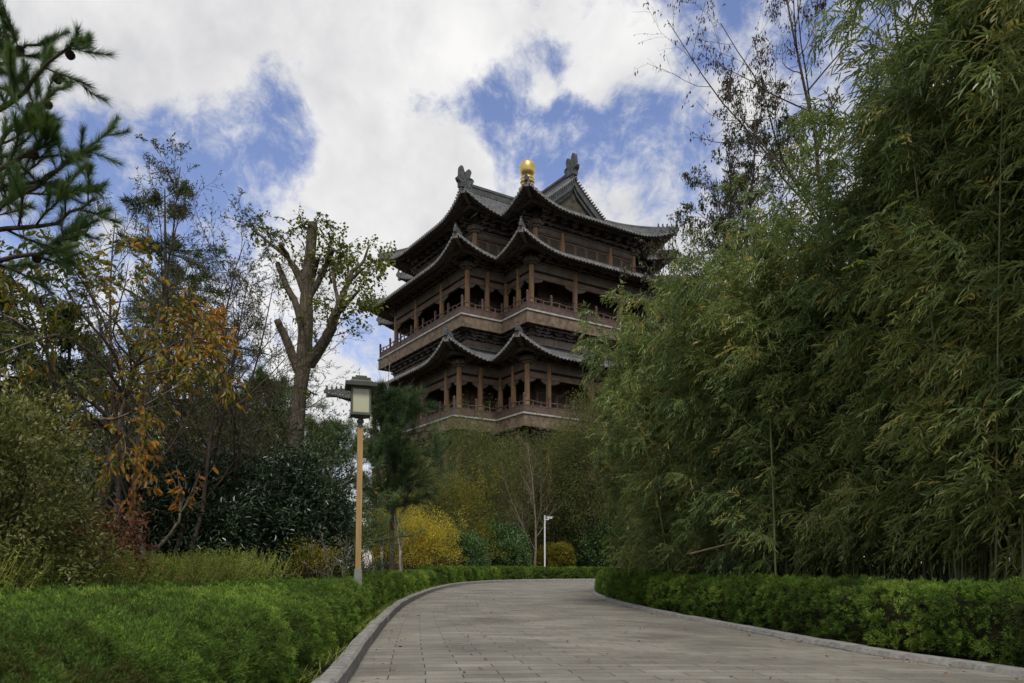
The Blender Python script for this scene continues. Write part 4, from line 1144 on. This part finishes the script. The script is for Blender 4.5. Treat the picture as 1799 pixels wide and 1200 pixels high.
# ---- airy tree with bare wands and small dark leaflets
def airy(name, label, base, H, rng, mat, wood, r0=.07, lean=(0, 0), n1=10, n2=8, n3=7, L1=.42, leaf=.06, lw=.3, nl=6, ang1=32, seeds=None, shape='quad', start=.22, group=None, grav=.03, lk_=None, leafprob=1.0, stems=1):
    root = thing(name, label, 'tree', (base[0], base[1], 0), group=group)
    st = np.stack([[(k - (stems - 1) / 2) * .12, 0, -.05] for k in range(stems)]); dd = np.stack([[lean[0] + (k - (stems - 1) / 2) * .22, lean[1] + rng.normal() * .08, 1] for k in range(stems)])
    p0 = walk(rng, st, dd, H * np.linspace(.92, 1.0, stems), 14, .055, .03); rr = r0 * np.linspace(1, .12, 14)[None].repeat(stems, 0)
    p1, r1 = shoots(rng, p0, rr, n1, start, .97, ang1, 9, H * L1, 9, .10, grav, .5, .25, .7)
    p2, r2 = shoots(rng, p1, r1, n2, .2, 1., 38, 14, np.repeat(np.linalg.norm(p1[:, -1] - p1[:, 0], axis=1), n2) * .42, 6, .14, grav * .5, .5, .4, .6)
    p3, r3 = shoots(rng, p2, r2, n3, .15, 1., 40, 16, np.repeat(np.linalg.norm(p2[:, -1] - p2[:, 0], axis=1), n3) * .45, 4, .16, 0, .6, .5, .5)
    g = Geo(); g.tubes(p0, rr, 9); g.tubes(p1, r1, 6, cap=False); g.obj('trunk', wood, root, True)
    g = Geo(); g.tubes(p2, r2, 4, cap=False); g.tubes(p3, np.minimum(r3, .006), 3, cap=False); g.obj('twigs', wood, root)
    if mat is not None:
        sel = p3[rng.random(len(p3)) < leafprob]
        q, d = on_lines(rng, sel, nl, .1, 1.03); gl = Geo()
        ct = np.clip(np.repeat(rng.random(len(sel)), nl) * .7 + rng.random(len(q)) * .3, 0, 1)
        leaves(gl, q, spread(rng, d, .55) - [0, 0, .35], leaf * rng.uniform(.65, 1.25, len(q)), leaf * lw, rng, shape, None, .2, .15, ct)
        gl.obj('crown', mat, root)
    if seeds:
        sm, ns, sl = seeds; sel = p3[rng.random(len(p3)) < ns]; q, d = on_lines(rng, sel, 6, .3, 1.0); gl = Geo()
        q = q + rng.normal(size=q.shape) * .05
        leaves(gl, q, np.tile([0, 0, -1.], (len(q), 1)) + rng.normal(size=q.shape) * .28, sl * rng.uniform(.6, 1.2, len(q)), sl * .3, rng, 'quad', None, .1, .05); gl.obj('seed_pods', sm, root)
    return root
rng = np.random.default_rng(42)
def bx(px, d): return ((px - 899.5) / F * d, d)
airy('airy_tree', 'thin stemmed tree with wiry bare tips, nearest behind the orange leaved tree', bx(222, 13.5), 8.2, rng, M_sparse, M_twig, .06, (.02, 0), 13, 9, 8, .36, .06, .32, 4, 28, stems=2)
airy('airy_tree', 'airy small-leaved tree reaching its long wands toward the pollarded trunk', bx(285, 14.5), 7.9, rng, M_sparse, M_twig, .06, (.05, 0), 14, 10, 8, .46, .062, .30, 4, 40, stems=3)
airy('airy_tree', 'slender leaning tree with sparse leaves in front of the dark layered cedar', bx(355, 16.0), 7.4, rng, M_sparse, M_twig, .05, (.14, 0), 13, 10, 8, .46, .062, .3, 4, 44, stems=2)
airy('airy_tree', 'low spreading tree whose long thin wands cross the left side of the pollarded trunk', bx(395, 20.5), 8.0, rng, M_sparse, M_twig, .05, (.10, 0), 15, 10, 8, .55, .065, .3, 6, 46, stems=2)
airy('bare_sapling', 'leafless sapling with upright forked twigs beside the pine branch', bx(112, 11.5), 7.6, rng, None, M_twig, .04, (-.02, 0), 8, 6, 4, .26, start=.4, ang1=24)

# ---- layered cedars and pines at the back left
rng = np.random.default_rng(51)
conifer('cedar_tree', 'tall dark layered cedar rising behind the airy trees', bx(292, 25), 13.4, 4.4, rng, M_cedar, whorls=30, per=6, droop=-.05, start=.08, tuft=.24, ntuft=6, blades=9, tr=.2, sub=8, width=.12, shape='quad', ang=78, irr=.45, power=.62)
conifer('cedar_tree', 'broad dark cedar left of the tallest one, low behind the orange leaves', bx(120, 23), 8.8, 5.0, rng, M_cedar, whorls=22, per=6, droop=-.05, start=.05, tuft=.30, ntuft=6, blades=9, tr=.2, sub=8, width=.14, shape='quad', ang=86, irr=.35)
conifer('cedar_tree', 'shadowy cedar at the left edge behind the pine branches', bx(-60, 21), 11.0, 4.6, rng, M_cedar, whorls=24, per=6, droop=-.05, start=.05, tuft=.30, ntuft=6, blades=9, tr=.2, sub=8, width=.14, shape='quad', ang=84, irr=.35)
conifer('pine_tree', 'dark bushy pine directly behind the pollarded trunk', bx(470, 26), 7.4, 3.6, rng, M_pine, whorls=15, per=6, droop=.03, start=.05, tuft=.26, ntuft=7, blades=12, tr=.16, sub=8, width=.05, irr=.4, ang=72, power=.55)
conifer('pine_tree', 'low spreading pine between the pollarded trunk and the lamp post', bx(572, 27), 6.3, 2.6, rng, M_pine, whorls=13, per=6, droop=.03, start=.05, tuft=.26, ntuft=7, blades=12, tr=.14, sub=8, width=.05, irr=.4, ang=72, power=.5)
conifer('pine_tree', 'dark pine filling the gap left of the pollarded tree', bx(385, 28), 6.8, 4.2, rng, M_pine, whorls=14, per=6, droop=.02, start=.04, tuft=.28, ntuft=7, blades=11, tr=.16, sub=8, width=.06, irr=.4, ang=76, power=.5)
conifer('pine_tree', 'upright green pine right of the lamp post in front of the tower', bx(690, 40), 10.3, 2.7, rng, M_cedar, whorls=12, per=6, droop=.04, start=.40, tuft=.34, ntuft=8, blades=16, tr=.17, sub=8, width=.045, irr=.6, ang=76, power=.4)
conifer('pine_tree', 'dark evergreen behind the camera pole at the bend', bx(1020, 78), 14, 3.4, rng, M_cedar, whorls=22, per=6, droop=-.02, start=.03, tuft=.5, ntuft=6, blades=8, tr=.25, sub=7, width=.16, shape='quad', ang=80)
airy('bare_tree', 'leafless white twigged tree poking up behind the pine by the lamp', bx(708, 42), 13.2, rng, None, M_pale, .08, (0, 0), 9, 6, 4, .3, start=.5, ang1=30)

# ---- fine leaved olive trees and shrubs in front of the tower
rng = np.random.default_rng(61)
def leafy(name, label, base, top, rad, nclump, per, L, W, mat, rng, wood=M_twig, **k):
    """crown whose top reaches photo height top"""
    H = EYE + (997 - top) / F * base[1]
    return bush(name, label, 'tree', (base[0], base[1], H - rad[2]), rad, nclump, per, L, W, mat, rng, wood=wood, **k)
kw = dict(rc=.75, stems=8, stemr=.06, flat=.9, droop=.3, shell=.7, lump=.5, rag=.16)
leafy('willow_tree', 'soft olive green fine leaved tree below the tower balcony', bx(818, 68), 742, (5.0, 4.2, 7.2), 1700, 34, .24, .05, M_olive, rng, **kw)
leafy('willow_tree', 'olive green fine leaved tree between the bare tree and the bamboo', bx(992, 73), 752, (4.8, 3.6, 7.0), 1400, 34, .25, .052, M_olive, rng, **kw)
leafy('willow_tree', 'low olive tree at the bend where the bamboo ends', bx(1050, 69), 690, (4.0, 3.2, 6.6), 1000, 34, .25, .052, M_olive, rng, **kw)
leafy('willow_tree', 'duller olive tree behind the yellow shrub and the lamp-side pine', bx(735, 58), 815, (3.6, 3.4, 4.6), 900, 34, .22, .048, M_olive, rng, **kw)
leafy('willow_tree', 'olive tree filling in behind the bare pale tree', bx(900, 76), 776, (5.4, 3.6, 6.6), 1400, 34, .25, .052, M_olive, rng, **kw)
bush('forsythia_shrub', 'golden yellow shrub spilling over the left hedge', 'shrub', (*bx(757, 51), 2.3), (1.8, 1.7, 2.05), 420, 30, .11, .045, M_yell, rng, rc=.34, stems=16, rag=.26, lump=.9, shell=.6)
bush('forsythia_shrub', 'second golden shrub, left of the golden one beside the far hedge', 'shrub', (*bx(712, 50), 2.5), (1.6, 1.7, 2.4), 380, 28, .11, .045, M_yell, rng, rc=.36, stems=18, rag=.26, lump=.9, shell=.6)
bush('forsythia_shrub', 'yellowing loose shrub just right of the lamp post', 'shrub', (*bx(672, 44), 2.5), (2.1, 1.8, 2.5), 460, 22, .12, .045, M_yell, rng, rc=.4, stems=16, rag=.28, lump=.9, shell=.55)
bush('autumn_shrub', 'tall loose yellow green shrub behind the golden shrub', 'shrub', (*bx(798, 60), 3.8), (3.0, 2.6, 4.4), 620, 24, .16, .06, M_ygr, rng, rc=.5, stems=14, rag=.2, lump=.6)
bush('round_bush', 'large rounded dark green bush behind the far hedge', 'bush', (*bx(874, 65), 2.2), (2.6, 2.0, 2.45), 900, 36, .19, .085, M_ever, rng, rc=.3, shell=.9, rag=.04, lump=.2)
bush('round_bush', 'lower round green bush in front of the larger one', 'bush', (*bx(893, 62.6), 1.5), (1.55, 1.2, 1.75), 520, 36, .17, .075, M_ever, rng, rc=.26, shell=.9, rag=.04, lump=.2)
bush('yellow_bush', 'small rounded bush with yellow green leaves beside the camera pole', 'bush', (*bx(976, 67.5), 1.95), (1.55, 1.2, 1.15), 330, 30, .17, .085, M_ygr, rng, rc=.26, shell=.88, rag=.06, lump=.3)
bush('yellow_bush', 'smallest yellow bush to the left of the camera pole', 'bush', (*bx(942, 67.5), 1.5), (.75, .8, .9), 140, 26, .16, .08, M_ygr, rng, rc=.24, rag=.08)
bush('evergreen_shrub', 'dark evergreen shrub behind the yellow bush at the far bend', 'shrub', (*bx(1022, 72), 2.4), (2.2, 1.8, 3.0), 700, 28, .22, .1, M_ever, rng, rc=.4, rag=.12, lump=.4)
bush('evergreen_shrub', 'dark evergreen shrub low in the shade left of the round bushes', 'shrub', (*bx(815, 57), 1.6), (1.6, 1.4, 1.9), 420, 28, .17, .075, M_ever, rng, rc=.3, rag=.12, lump=.4)
bush('evergreen_shrub', 'dark evergreen shrub tucked against the end of the bamboo at the bend', 'shrub', (*bx(1068, 69), 2.4), (2.4, 1.5, 2.8), 600, 28, .22, .1, M_ever, rng, rc=.4, rag=.12, lump=.4)
airy('bare_tree', 'pale leafless tree with forked limbs behind the camera pole', bx(937, 65), 12.0, rng, None, M_bark, .13, (.0, 0), 12, 8, 6, .42, start=.2, ang1=32, stems=2)
# pruned pale trunks in the hedge by the lamp
for (px_, d, fork, lab) in ((672, 30, ((-14, -62), (5, -66)), 'pale pruned sapling forking low, nearest the lamp post'), (704, 31, ((5, -34), (-3, -58)), 'pale pruned sapling with a crooked single stem in front of the golden shrub')):
    b = P(px_, 1002, d); root = thing('pruned_sapling', lab, 'sapling', (b[0], b[1], 0)); o0 = np.array([b[0], b[1], 0]); g = Geo()
    k = P(px_ - 1, 968, d) - o0
    p, r = line(rng, [[0, 0, 0], k * .5, k], .06, .05, 8, .02); g.tubes(p, r, 8)
    for (fx, fy) in fork:
        e = P(px_ - 1 + fx, 968 + fy, d + rng.normal() * .2) - o0
        m_ = (k + e) / 2 + np.array([np.sign(fx) * .06, 0, -.06]); p, r = line(rng, [k, m_, e], .034, .012, 8, .025); g.tubes(p, r, 6)
        s1, r1 = shoots(rng, p, r, 4, .4, 1, 40, 10, .5, 4, .15, .05, .5); g.tubes(s1, r1, 4, cap=False)
    g.obj('stem', M_pale, root, True)

# ------------------------------------------------------------------ left foreground planting
rng = np.random.default_rng(71)
# near pine reaching in at the top left
def near_pine():
    b = np.array([-6.6, 7.6, 0]); root = thing('pine_tree', 'near long needled pine reaching in at the upper left, with dark cones', 'tree', b)
    D = 7.4
    def w(px, py, dd=0): return P(px, py, D + dd) - b
    g = Geo(); lim = []
    p, r = line(rng, [[0, 0, -.1], [.05, .0, 1.5], w(-240, 600), w(-190, 380), w(-170, 150), w(-160, -120)], .16, .07, 20, .01); g.tubes(p, r, 10); trunk = (p, r)
    ways = [[w(-175, 250), w(-90, 230, -.1), w(-10, 200, -.2), w(60, 140, -.3), w(140, 60, -.35)],
            [w(-172, 180), w(-80, 140, .2), w(0, 110, .3), w(70, 75, .3)],
            [w(-180, 300), w(-60, 300, .1), w(20, 230, .2), w(85, 180, .3)],
            [w(-200, 470), w(-100, 430, -.2), w(0, 405, -.3), w(90, 395, -.3), w(165, 345, -.2)],
            [w(-200, 430), w(-90, 400, .3), w(20, 350, .4), w(100, 300, .5), w(165, 255, .6)],
            [w(-190, 400), w(-100, 360, -.3), w(-20, 310, -.4), w(45, 270, -.4), w(90, 235, -.4)],
            [w(-210, 540), w(-100, 480, .2), w(10, 455, .2), w(80, 440, .3), w(120, 405, .3)],
            [w(-175, 110), w(-110, 60, 0), w(-60, 30, 0), w(-10, 10, 0)],
            [w(-180, 330), w(-110, 330, .5), w(-20, 330, .6), w(60, 320, .6), w(120, 330, .6)]]
    for wy in ways:
        p, r = line(rng, wy, .035, .010, 14, .02); g.tubes(p, r, 7); lim.append((p, r))
    P_ = np.concatenate([q[0] for q in lim]); R_ = np.concatenate([q[1] for q in lim])
    s1, r1 = shoots(rng, P_, R_, 8, .35, .98, 38, 12, .50, 6, .10, .05, .6, .5, .45)
    s1b, r1b = shoots(rng, s1, r1, 2, .3, .9, 35, 10, .3, 5, .1, .05, .6, .6, .3)
    g.tubes(s1, r1, 5, cap=False); g.tubes(s1b, r1b, 5, cap=False)
    g.obj('trunk', M_barkd, root, True)
    gl = Geo()
    def brush(lines, n, t0):
        t = t0 + (1.0 - t0) * rng.random((len(lines), n)); q, d = sample_line(lines, t); tt = t.ravel()
        fan = unit(np.cross(d, rng.normal(size=d.shape)))
        a = (48 - 22 * tt + rng.normal(size=len(tt)) * 9) * R(1)
        dd = d * np.cos(a)[:, None] + fan * np.sin(a)[:, None] + [0, 0, .08]
        ct = np.clip(np.repeat(rng.random(len(lines)) * .6 + .2, n) + rng.normal(size=len(tt)) * .15, 0, 1)
        leaves(gl, q, dd, rng.uniform(.085, .13, len(q)), .003, rng, 'tri', None, 0, 0, ct)
    brush(s1, 420, .2); brush(s1b, 330, .2); brush(P_[:, -6:], 600, 0.)
    gl.obj('needles', M_pine, root)
    # cones sit on the shoots
    gc = Geo(); k = 0
    cm = None
    q, d = on_lines(rng, s1[rng.random(len(s1)) < .28], 1, .05, .4)
    cg = Geo()
    for ring_ in range(7):
        z = -.005 - ring_ * .0075; rr = .021 * math.sin(.5 + ring_ * .38)
        for m_ in range(8):
            a = m_ / 8 * 6.283 + ring_ * .4; c_ = np.array([math.cos(a), math.sin(a), 0])
            cg.prism([(-.008, 0), (.008, 0), (.006, .009), (-.006, .009)], [*(c_[:2] * rr), z], [[-c_[1], c_[0], 0], unit(c_ + [0, 0, -.5]), [c_[0] * .5, c_[1] * .5, .86]], .004)
    cg.lathe((0, 0, 0), [(.0, .0), (.014, -.008), (.017, -.03), (.008, -.055), (0, -.06)], 8)
    me = cg.mesh('pine_cone', M_seed)
    for c_ in q:
        o = inst('pine_cone', me, root, tuple(c_ - [0, 0, .015])); o.rotation_euler = (rng.normal() * .5, rng.normal() * .5, rng.random() * 6); o.scale = (1.5, 1.5, 1.4)
near_pine()

# orange leaved tree with its branches coming in from the left
def orange_tree():
    D = 12.3; b = P(160, 997, D); b[2] = 0; root = thing('autumn_tree', 'leaning slender tree with drooping green, yellow and orange leaves', 'tree', b)
    def w(px, py, dd=0): return P(px, py, D + dd) - b
    g = Geo(); lim = []
    def limb(pts, r0, r1, n=12, j=.012):
        p, r = line(rng, [w(*q) for q in pts], r0, r1, n, j); g.tubes(p, r, 8); lim.append((p, r)); return p, r
    t = line(rng, [[-.03, 0, -.1], w(168, 930), w(180, 870), w(196, 810), w(204, 780)], .10, .07, 16, .01); g.tubes(*t, 12)
    limb([(204, 785), (212, 740), (222, 700), (240, 640, -.2), (262, 600, -.5)], .055, .018)
    limb([(200, 800), (194, 760, -.2), (170, 745, -.5), (130, 750, -.8), (90, 760, -1.0)], .03, .012)
    limb([(208, 765), (186, 730, -.4), (150, 700, -.8), (112, 690, -1.2), (75, 700, -1.3)], .035, .012)
    limb([(206, 760), (170, 738, -.8), (210, 735, -1.2), (275, 700, -1.5), (345, 660, -1.6)], .03, .008)
    limb([(205, 770), (120, 690, -1.0), (70, 600, -1.5), (20, 560, -1.8), (-60, 540, -2)], .03, .012)
    limb([(222, 700), (180, 640, -.8), (110, 590, -1.4), (30, 610, -1.8), (-60, 640, -2)], .028, .010)
    limb([(222, 700), (200, 620, -.8), (150, 560, -1.3), (110, 500, -1.6), (85, 470, -1.8)], .026, .007)
    limb([(232, 660), (220, 590, -.6), (160, 520, -1.2), (130, 470, -1.5)], .022, .006)
    limb([(240, 640, -.2), (280, 620, -.7), (320, 600, -1.1), (372, 590, -1.3)], .02, .006)
    limb([(235, 660), (290, 650, -.8), (340, 640, -1.2), (376, 650, -1.5)], .02, .006)
    limb([(205, 775), (150, 720, -.2), (100, 660, -.6), (40, 520, -1.2), (10, 470, -1.6)], .03, .008)
    limb([(262, 600, -.5), (285, 590, -.8), (330, 570, -1.0), (350, 600, -1.2)], .014, .005)
    limb([(204, 780), (216, 760, -.6), (220, 790, -1.2), (232, 812, -1.4)], .012, .005)
    limb([(240, 640, -.2), (200, 590, -.7), (215, 520, -1.0), (225, 465, -1.2)], .018, .005)
    P_ = np.concatenate([q[0] for q in lim]); R_ = np.concatenate([q[1] for q in lim])
    s1, r1 = shoots(rng, P_, R_, 12, .38, 1., 40, 14, .8, 6, .12, -.02, .4, .4, .4)
    s2, r2 = shoots(rng, s1, r1, 3, .2, 1., 40, 12, .4, 4, .12, -.05, .6, .5, .4)
    g.tubes(s1, np.minimum(r1, .008), 5, cap=False); g.tubes(s2, np.minimum(r2, .004), 3, cap=False)
    g.obj('trunk', M_bark, root, True)
    q, d = on_lines(rng, s2, 6, .1, 1.02); q2, d2 = on_lines(rng, s1, 7, .15, 1.02)
    q = np.vstack([q, q2]); d = np.vstack([d, d2])
    # greener toward the top left, redder on the tips at the right
    wx = (q[:, 0] + b[0]) / (q[:, 1] + b[1]) * F + 899.5
    ct = np.clip(.0 + .48 * (wx - 20) / 340 + .9 * (vnoise(q * 1.6 + 5, 6) - .5) + rng.normal(size=len(q)) * .22, 0, 1)
    gl = Geo(); leaves(gl, q, spread(rng, d, .45) - [0, 0, .75], rng.uniform(.07, .13, len(q)), .047, rng, 'oval', None, .12, .25, ct)
    gl.obj('crown', M_orange, root)
orange_tree()

bush('variegated_shrub', 'pale mottled green shrub close at the left edge', 'shrub', (-6.75, 9.6, 1.75), (1.35, 1.0, 1.5), 760, 32, .075, .034, M_var, rng, rc=.16, stems=14, rag=.16, lump=.4, up=.6)
bush('variegated_shrub', 'second mottled green shrub at the left edge, lower and farther back', 'shrub', (-7.6, 11.0, 1.6), (1.3, .9, 1.3), 420, 28, .075, .034, M_var, rng, rc=.18, stems=12, rag=.16, lump=.4, up=.6)
# dark glossy shrubs
for (px_, d, top, rx, rz, lab) in ((330, 15.8, 812, 1.5, 1.8, 'dark glossy broad leaved shrub, leftmost of the dark shrubs'), (440, 16.8, 795, 1.65, 1.95, 'dark glossy broad leaved shrub at the middle of the dark mass'),
                                   (530, 17.6, 808, 1.0, 1.75, 'dark glossy broad leaved shrub near the foot of the pollarded trunk'), (245, 15.4, 800, 1.35, 1.7, 'dark glossy shrub behind the orange leaved tree')):
    x, y = bx(px_, d); H = EYE + (997 - top) / F * d
    bush('glossy_shrub', lab, 'shrub', (x, y, H - rz), (rx, 1.1, rz), 520, 30, .125, .042, M_dkleaf, rng, shape='oval', rc=.24, stems=10, shell=.8, rag=.15, lump=.7, flat=.9, droop=.22, up=.3)
bush('russet_shrub', 'withered russet shrub with pale crossing stems at the foot of the leaning tree', 'shrub', (*bx(135, 11.6), 1.15), (1.0, .6, .8), 170, 14, .09, .05, M_russet, rng, shape='oval', rc=.18, stems=22, rag=.25, lump=.6, wood=M_pale, stemr=.011, droop=.35)
bush('evergreen_shrub', 'mid green shrub in the shade between the glossy shrubs and the pollarded trunk', 'shrub', (*bx(592, 20.6), 1.8), (.6, .7, 1.1), 260, 26, .1, .04, M_ever, rng, rc=.22, rag=.14, lump=.4)
bush('leafy_thicket', 'tangled dull olive thicket behind the dark glossy shrubs', 'shrub', (*bx(400, 19), 2.6), (3.2, 1.2, 2.2), 520, 22, .11, .045, M_sparse, rng, rc=.4, rag=.2, lump=.6, stems=14)
bush('leafy_thicket', 'tangled dark thicket behind the leaning orange leaved tree', 'shrub', (*bx(110, 16), 2.0), (2.2, 1.2, 2.0), 460, 24, .11, .045, M_dkleaf, rng, rc=.34, rag=.2, lump=.6, stems=14)

bush('yellow_weed_bush', 'small pale yellow green weed bush between the lamp post and the glossy shrubs', 'shrub', (*bx(552, 15.9), 1.05), (.55, .4, .45), 130, 20, .06, .028, M_ygr, rng, rc=.14, rag=.3, lump=.7)
airy('dry_sapling', 'thin dry twiggy shoots sticking up beside the foot of the lamp post', bx(590, 15.6), 1.75, rng, None, M_pale, .008, (-.1, 0), 6, 4, 3, .5, start=.3, ang1=34, stems=3)
# stump with one leaning shoot that keeps a few orange leaves
def stump():
    D = 12.6; b = P(250, 997, D); b[2] = 0; root = thing('stump_shrub', 'old cut stump with one leaning shoot of bright orange leaves', 'shrub', b)
    def w(px, py, dd=0): return P(px, py, D + dd) - b
    g = Geo(); p, r = line(rng, [[0, 0, -.1], w(250, 985), w(246, 955), w(244, 930)], .075, .05, 10, .01); g.tubes(p, r, 10)
    p, r = line(rng, [w(256, 985), w(285, 955), w(308, 925), w(318, 900)], .035, .02, 10, .01); g.tubes(p, r, 8)
    tips = []
    for e in ((302, 880), (318, 850), (300, 830), (338, 862), (352, 832), (378, 815), (308, 815)):
        q, r = line(rng, [w(318, 900), (w(318, 900) + w(*e)) / 2 + [.02, 0, .02], w(*e)], .014, .004, 8, .01); g.tubes(q, r, 5); tips.append(q[0])
    g.tubes(*shoots(rng, p, r[:, :1].repeat(10, 1), 6, .1, .8, 60, 20, .35, 5, .15, .1, .4), 4, cap=False)
    g.obj('stem', M_bark, root, True)
    q, d = on_lines(rng, np.array(tips[:4]), 8, .3, 1.); q2, d2 = on_lines(rng, np.array(tips[4:]), 3, .5, 1.); q = np.vstack([q, q2]); d = np.vstack([d, d2])
    gl = Geo(); leaves(gl, q, spread(rng, d, .4) - [0, 0, 1.0], rng.uniform(.11, .165, len(q)), .062, rng, 'oval', None, .12, .25, rng.uniform(.7, 1, len(q))); gl.obj('foliage', M_orange, root)
stump()

# weeds behind the left hedge, grass along the kerb, fallen leaves
def weeds():
    n = 12000; t = rng.random(n); y = 3.5 + t * 16.5; xo = np.interp(y, out_left[:, 1], out_left[:, 0]); back = np.where(rng.random(n) < .8, rng.uniform(0, 1.5, n), rng.uniform(0, 3, n))
    x = xo + .1 - back; h = (1.2 + .3 * vnoise(np.stack([x, y], 1) * .9, 3)) * rng.uniform(.78, 1.06, n)
    st = walk(rng, np.stack([x, y, np.zeros(n)], 1), rng.normal(size=(n, 3)) * .22 + [0, 0, 1], h, 5, .12)
    g = Geo(); g.tubes(st, np.full((n, 5), .0028), 3, cap=False, tint=np.full(n, .95))
    q, d = on_lines(rng, st, 24, .5, 1.02)
    ct = np.clip(np.repeat(.5 + .8 * (vnoise(np.stack([x, y], 1) * 1.3, 8) - .5), 24) + rng.normal(size=len(q)) * .15, 0, 1)
    leaves(g, q + rng.normal(size=q.shape) * .01, rng.normal(size=q.shape) * [1, 1, .5] + [0, 0, .35], rng.uniform(.03, .06, len(q)), .018, rng, 'quad', None, .2, .2, ct)
    o = g.obj('weeds', M_weed); tag(o, 'mixed pale green weeds growing behind the left hedge', 'weeds', kind='stuff')
weeds()
def kerb_grass():
    g = Geo()
    c = (lk - side_normal(lk) * .26)[np.argmax(lk[:, 1] > 2.5):np.argmax(lk[:, 1] > 50)]; c = resample(c, 900)[0]
    n = 5200; i = rng.integers(0, 900, n); keep = vnoise(c[i] * 1.7, 2) > .42; i = i[keep]; n = len(i)
    pos = np.concatenate([c[i] + rng.normal(size=(n, 2)) * [.07, .08], np.full((n, 1), .14)], 1)
    leaves(g, pos, rng.normal(size=(n, 3)) * [.6, .6, .2] + [.25, 0, .75], rng.uniform(.08, .2, n), .006, rng, 'quad', None, .1, .35, rng.random(n))
    o = g.obj('grass', M_weed); tag(o, 'thin grass tufts between the left kerb and its hedge', 'grass', kind='stuff')
kerb_grass()
def litter():
    g = Geo(); n = 520; i = rng.integers(30, NL - 60, n); f = rng.random(n) ** 1.0
    f = np.where(rng.random(n) < .6, np.where(rng.random(n) < .5, f * .06 + .01, .99 - f * .06), f)
    p = lk[i] * (1 - f[:, None]) + rk[i] * f[:, None]
    pos = np.concatenate([p, np.full((n, 1), .05)], 1)
    leaves(g, pos, np.concatenate([rng.normal(size=(n, 2)), rng.normal(size=(n, 1)) * .12], 1), rng.uniform(.03, .075, n), .024, rng, 'oval', np.array([0, 0, 1.]), .15, .1, rng.random(n))
    o = g.obj('fallen_leaves', M_russet); tag(o, 'scattered dry brown leaves lying on the paved road', 'leaves', kind='stuff')
litter()

# ------------------------------------------------------------------ trees standing out above the bamboo
rng = np.random.default_rng(83)
airy('pod_tree', 'tree hung with brown seed pods between the tower and the bamboo', bx(1312, 21), 13.8, rng, M_ever, M_twig, .11, (.0, 0), 20, 11, 8, .30, .085, .5, 6, 38, seeds=(M_seed, .8, .11), start=.42, leafprob=.8)
airy('pod_tree', 'second pod hung tree, right of and behind the first', bx(1388, 23), 15.2, rng, M_ever, M_twig, .11, (-.02, 0), 18, 11, 8, .30, .085, .5, 6, 34, seeds=(M_seed, .9, .11), start=.4, leafprob=.45)
airy('pod_tree', 'tall tree with bare hooked branches over the top of the bamboo', bx(1470, 17), 14.8, rng, M_seed, M_twig, .11, (-.03, 0), 18, 9, 7, .40, .07, .35, 4, 50, seeds=(M_seed, .6, .10), start=.5, leafprob=.4)
airy('pod_tree', 'dark leaved tree top showing behind the tallest bamboo', bx(1720, 16.0), 13.6, rng, M_sparse, M_twig, .11, (.0, 0), 13, 9, 6, .36, .08, .35, 5, 40, seeds=(M_seed, .4, .09), start=.5)

# repeats of one kind carry one group phrase
kinds = {}
for o in col.objects:
    if o.parent is None and 'category' in o and 'kind' not in o: kinds.setdefault(o.name.split('.')[0], []).append(o)
for k, l in kinds.items():
    if len(l) > 1:
        for o in l:
            if 'group' not in o: o['group'] = k.replace('_', ' ') + ('es' if k.endswith('bush') else 's') + ' along the curving road'
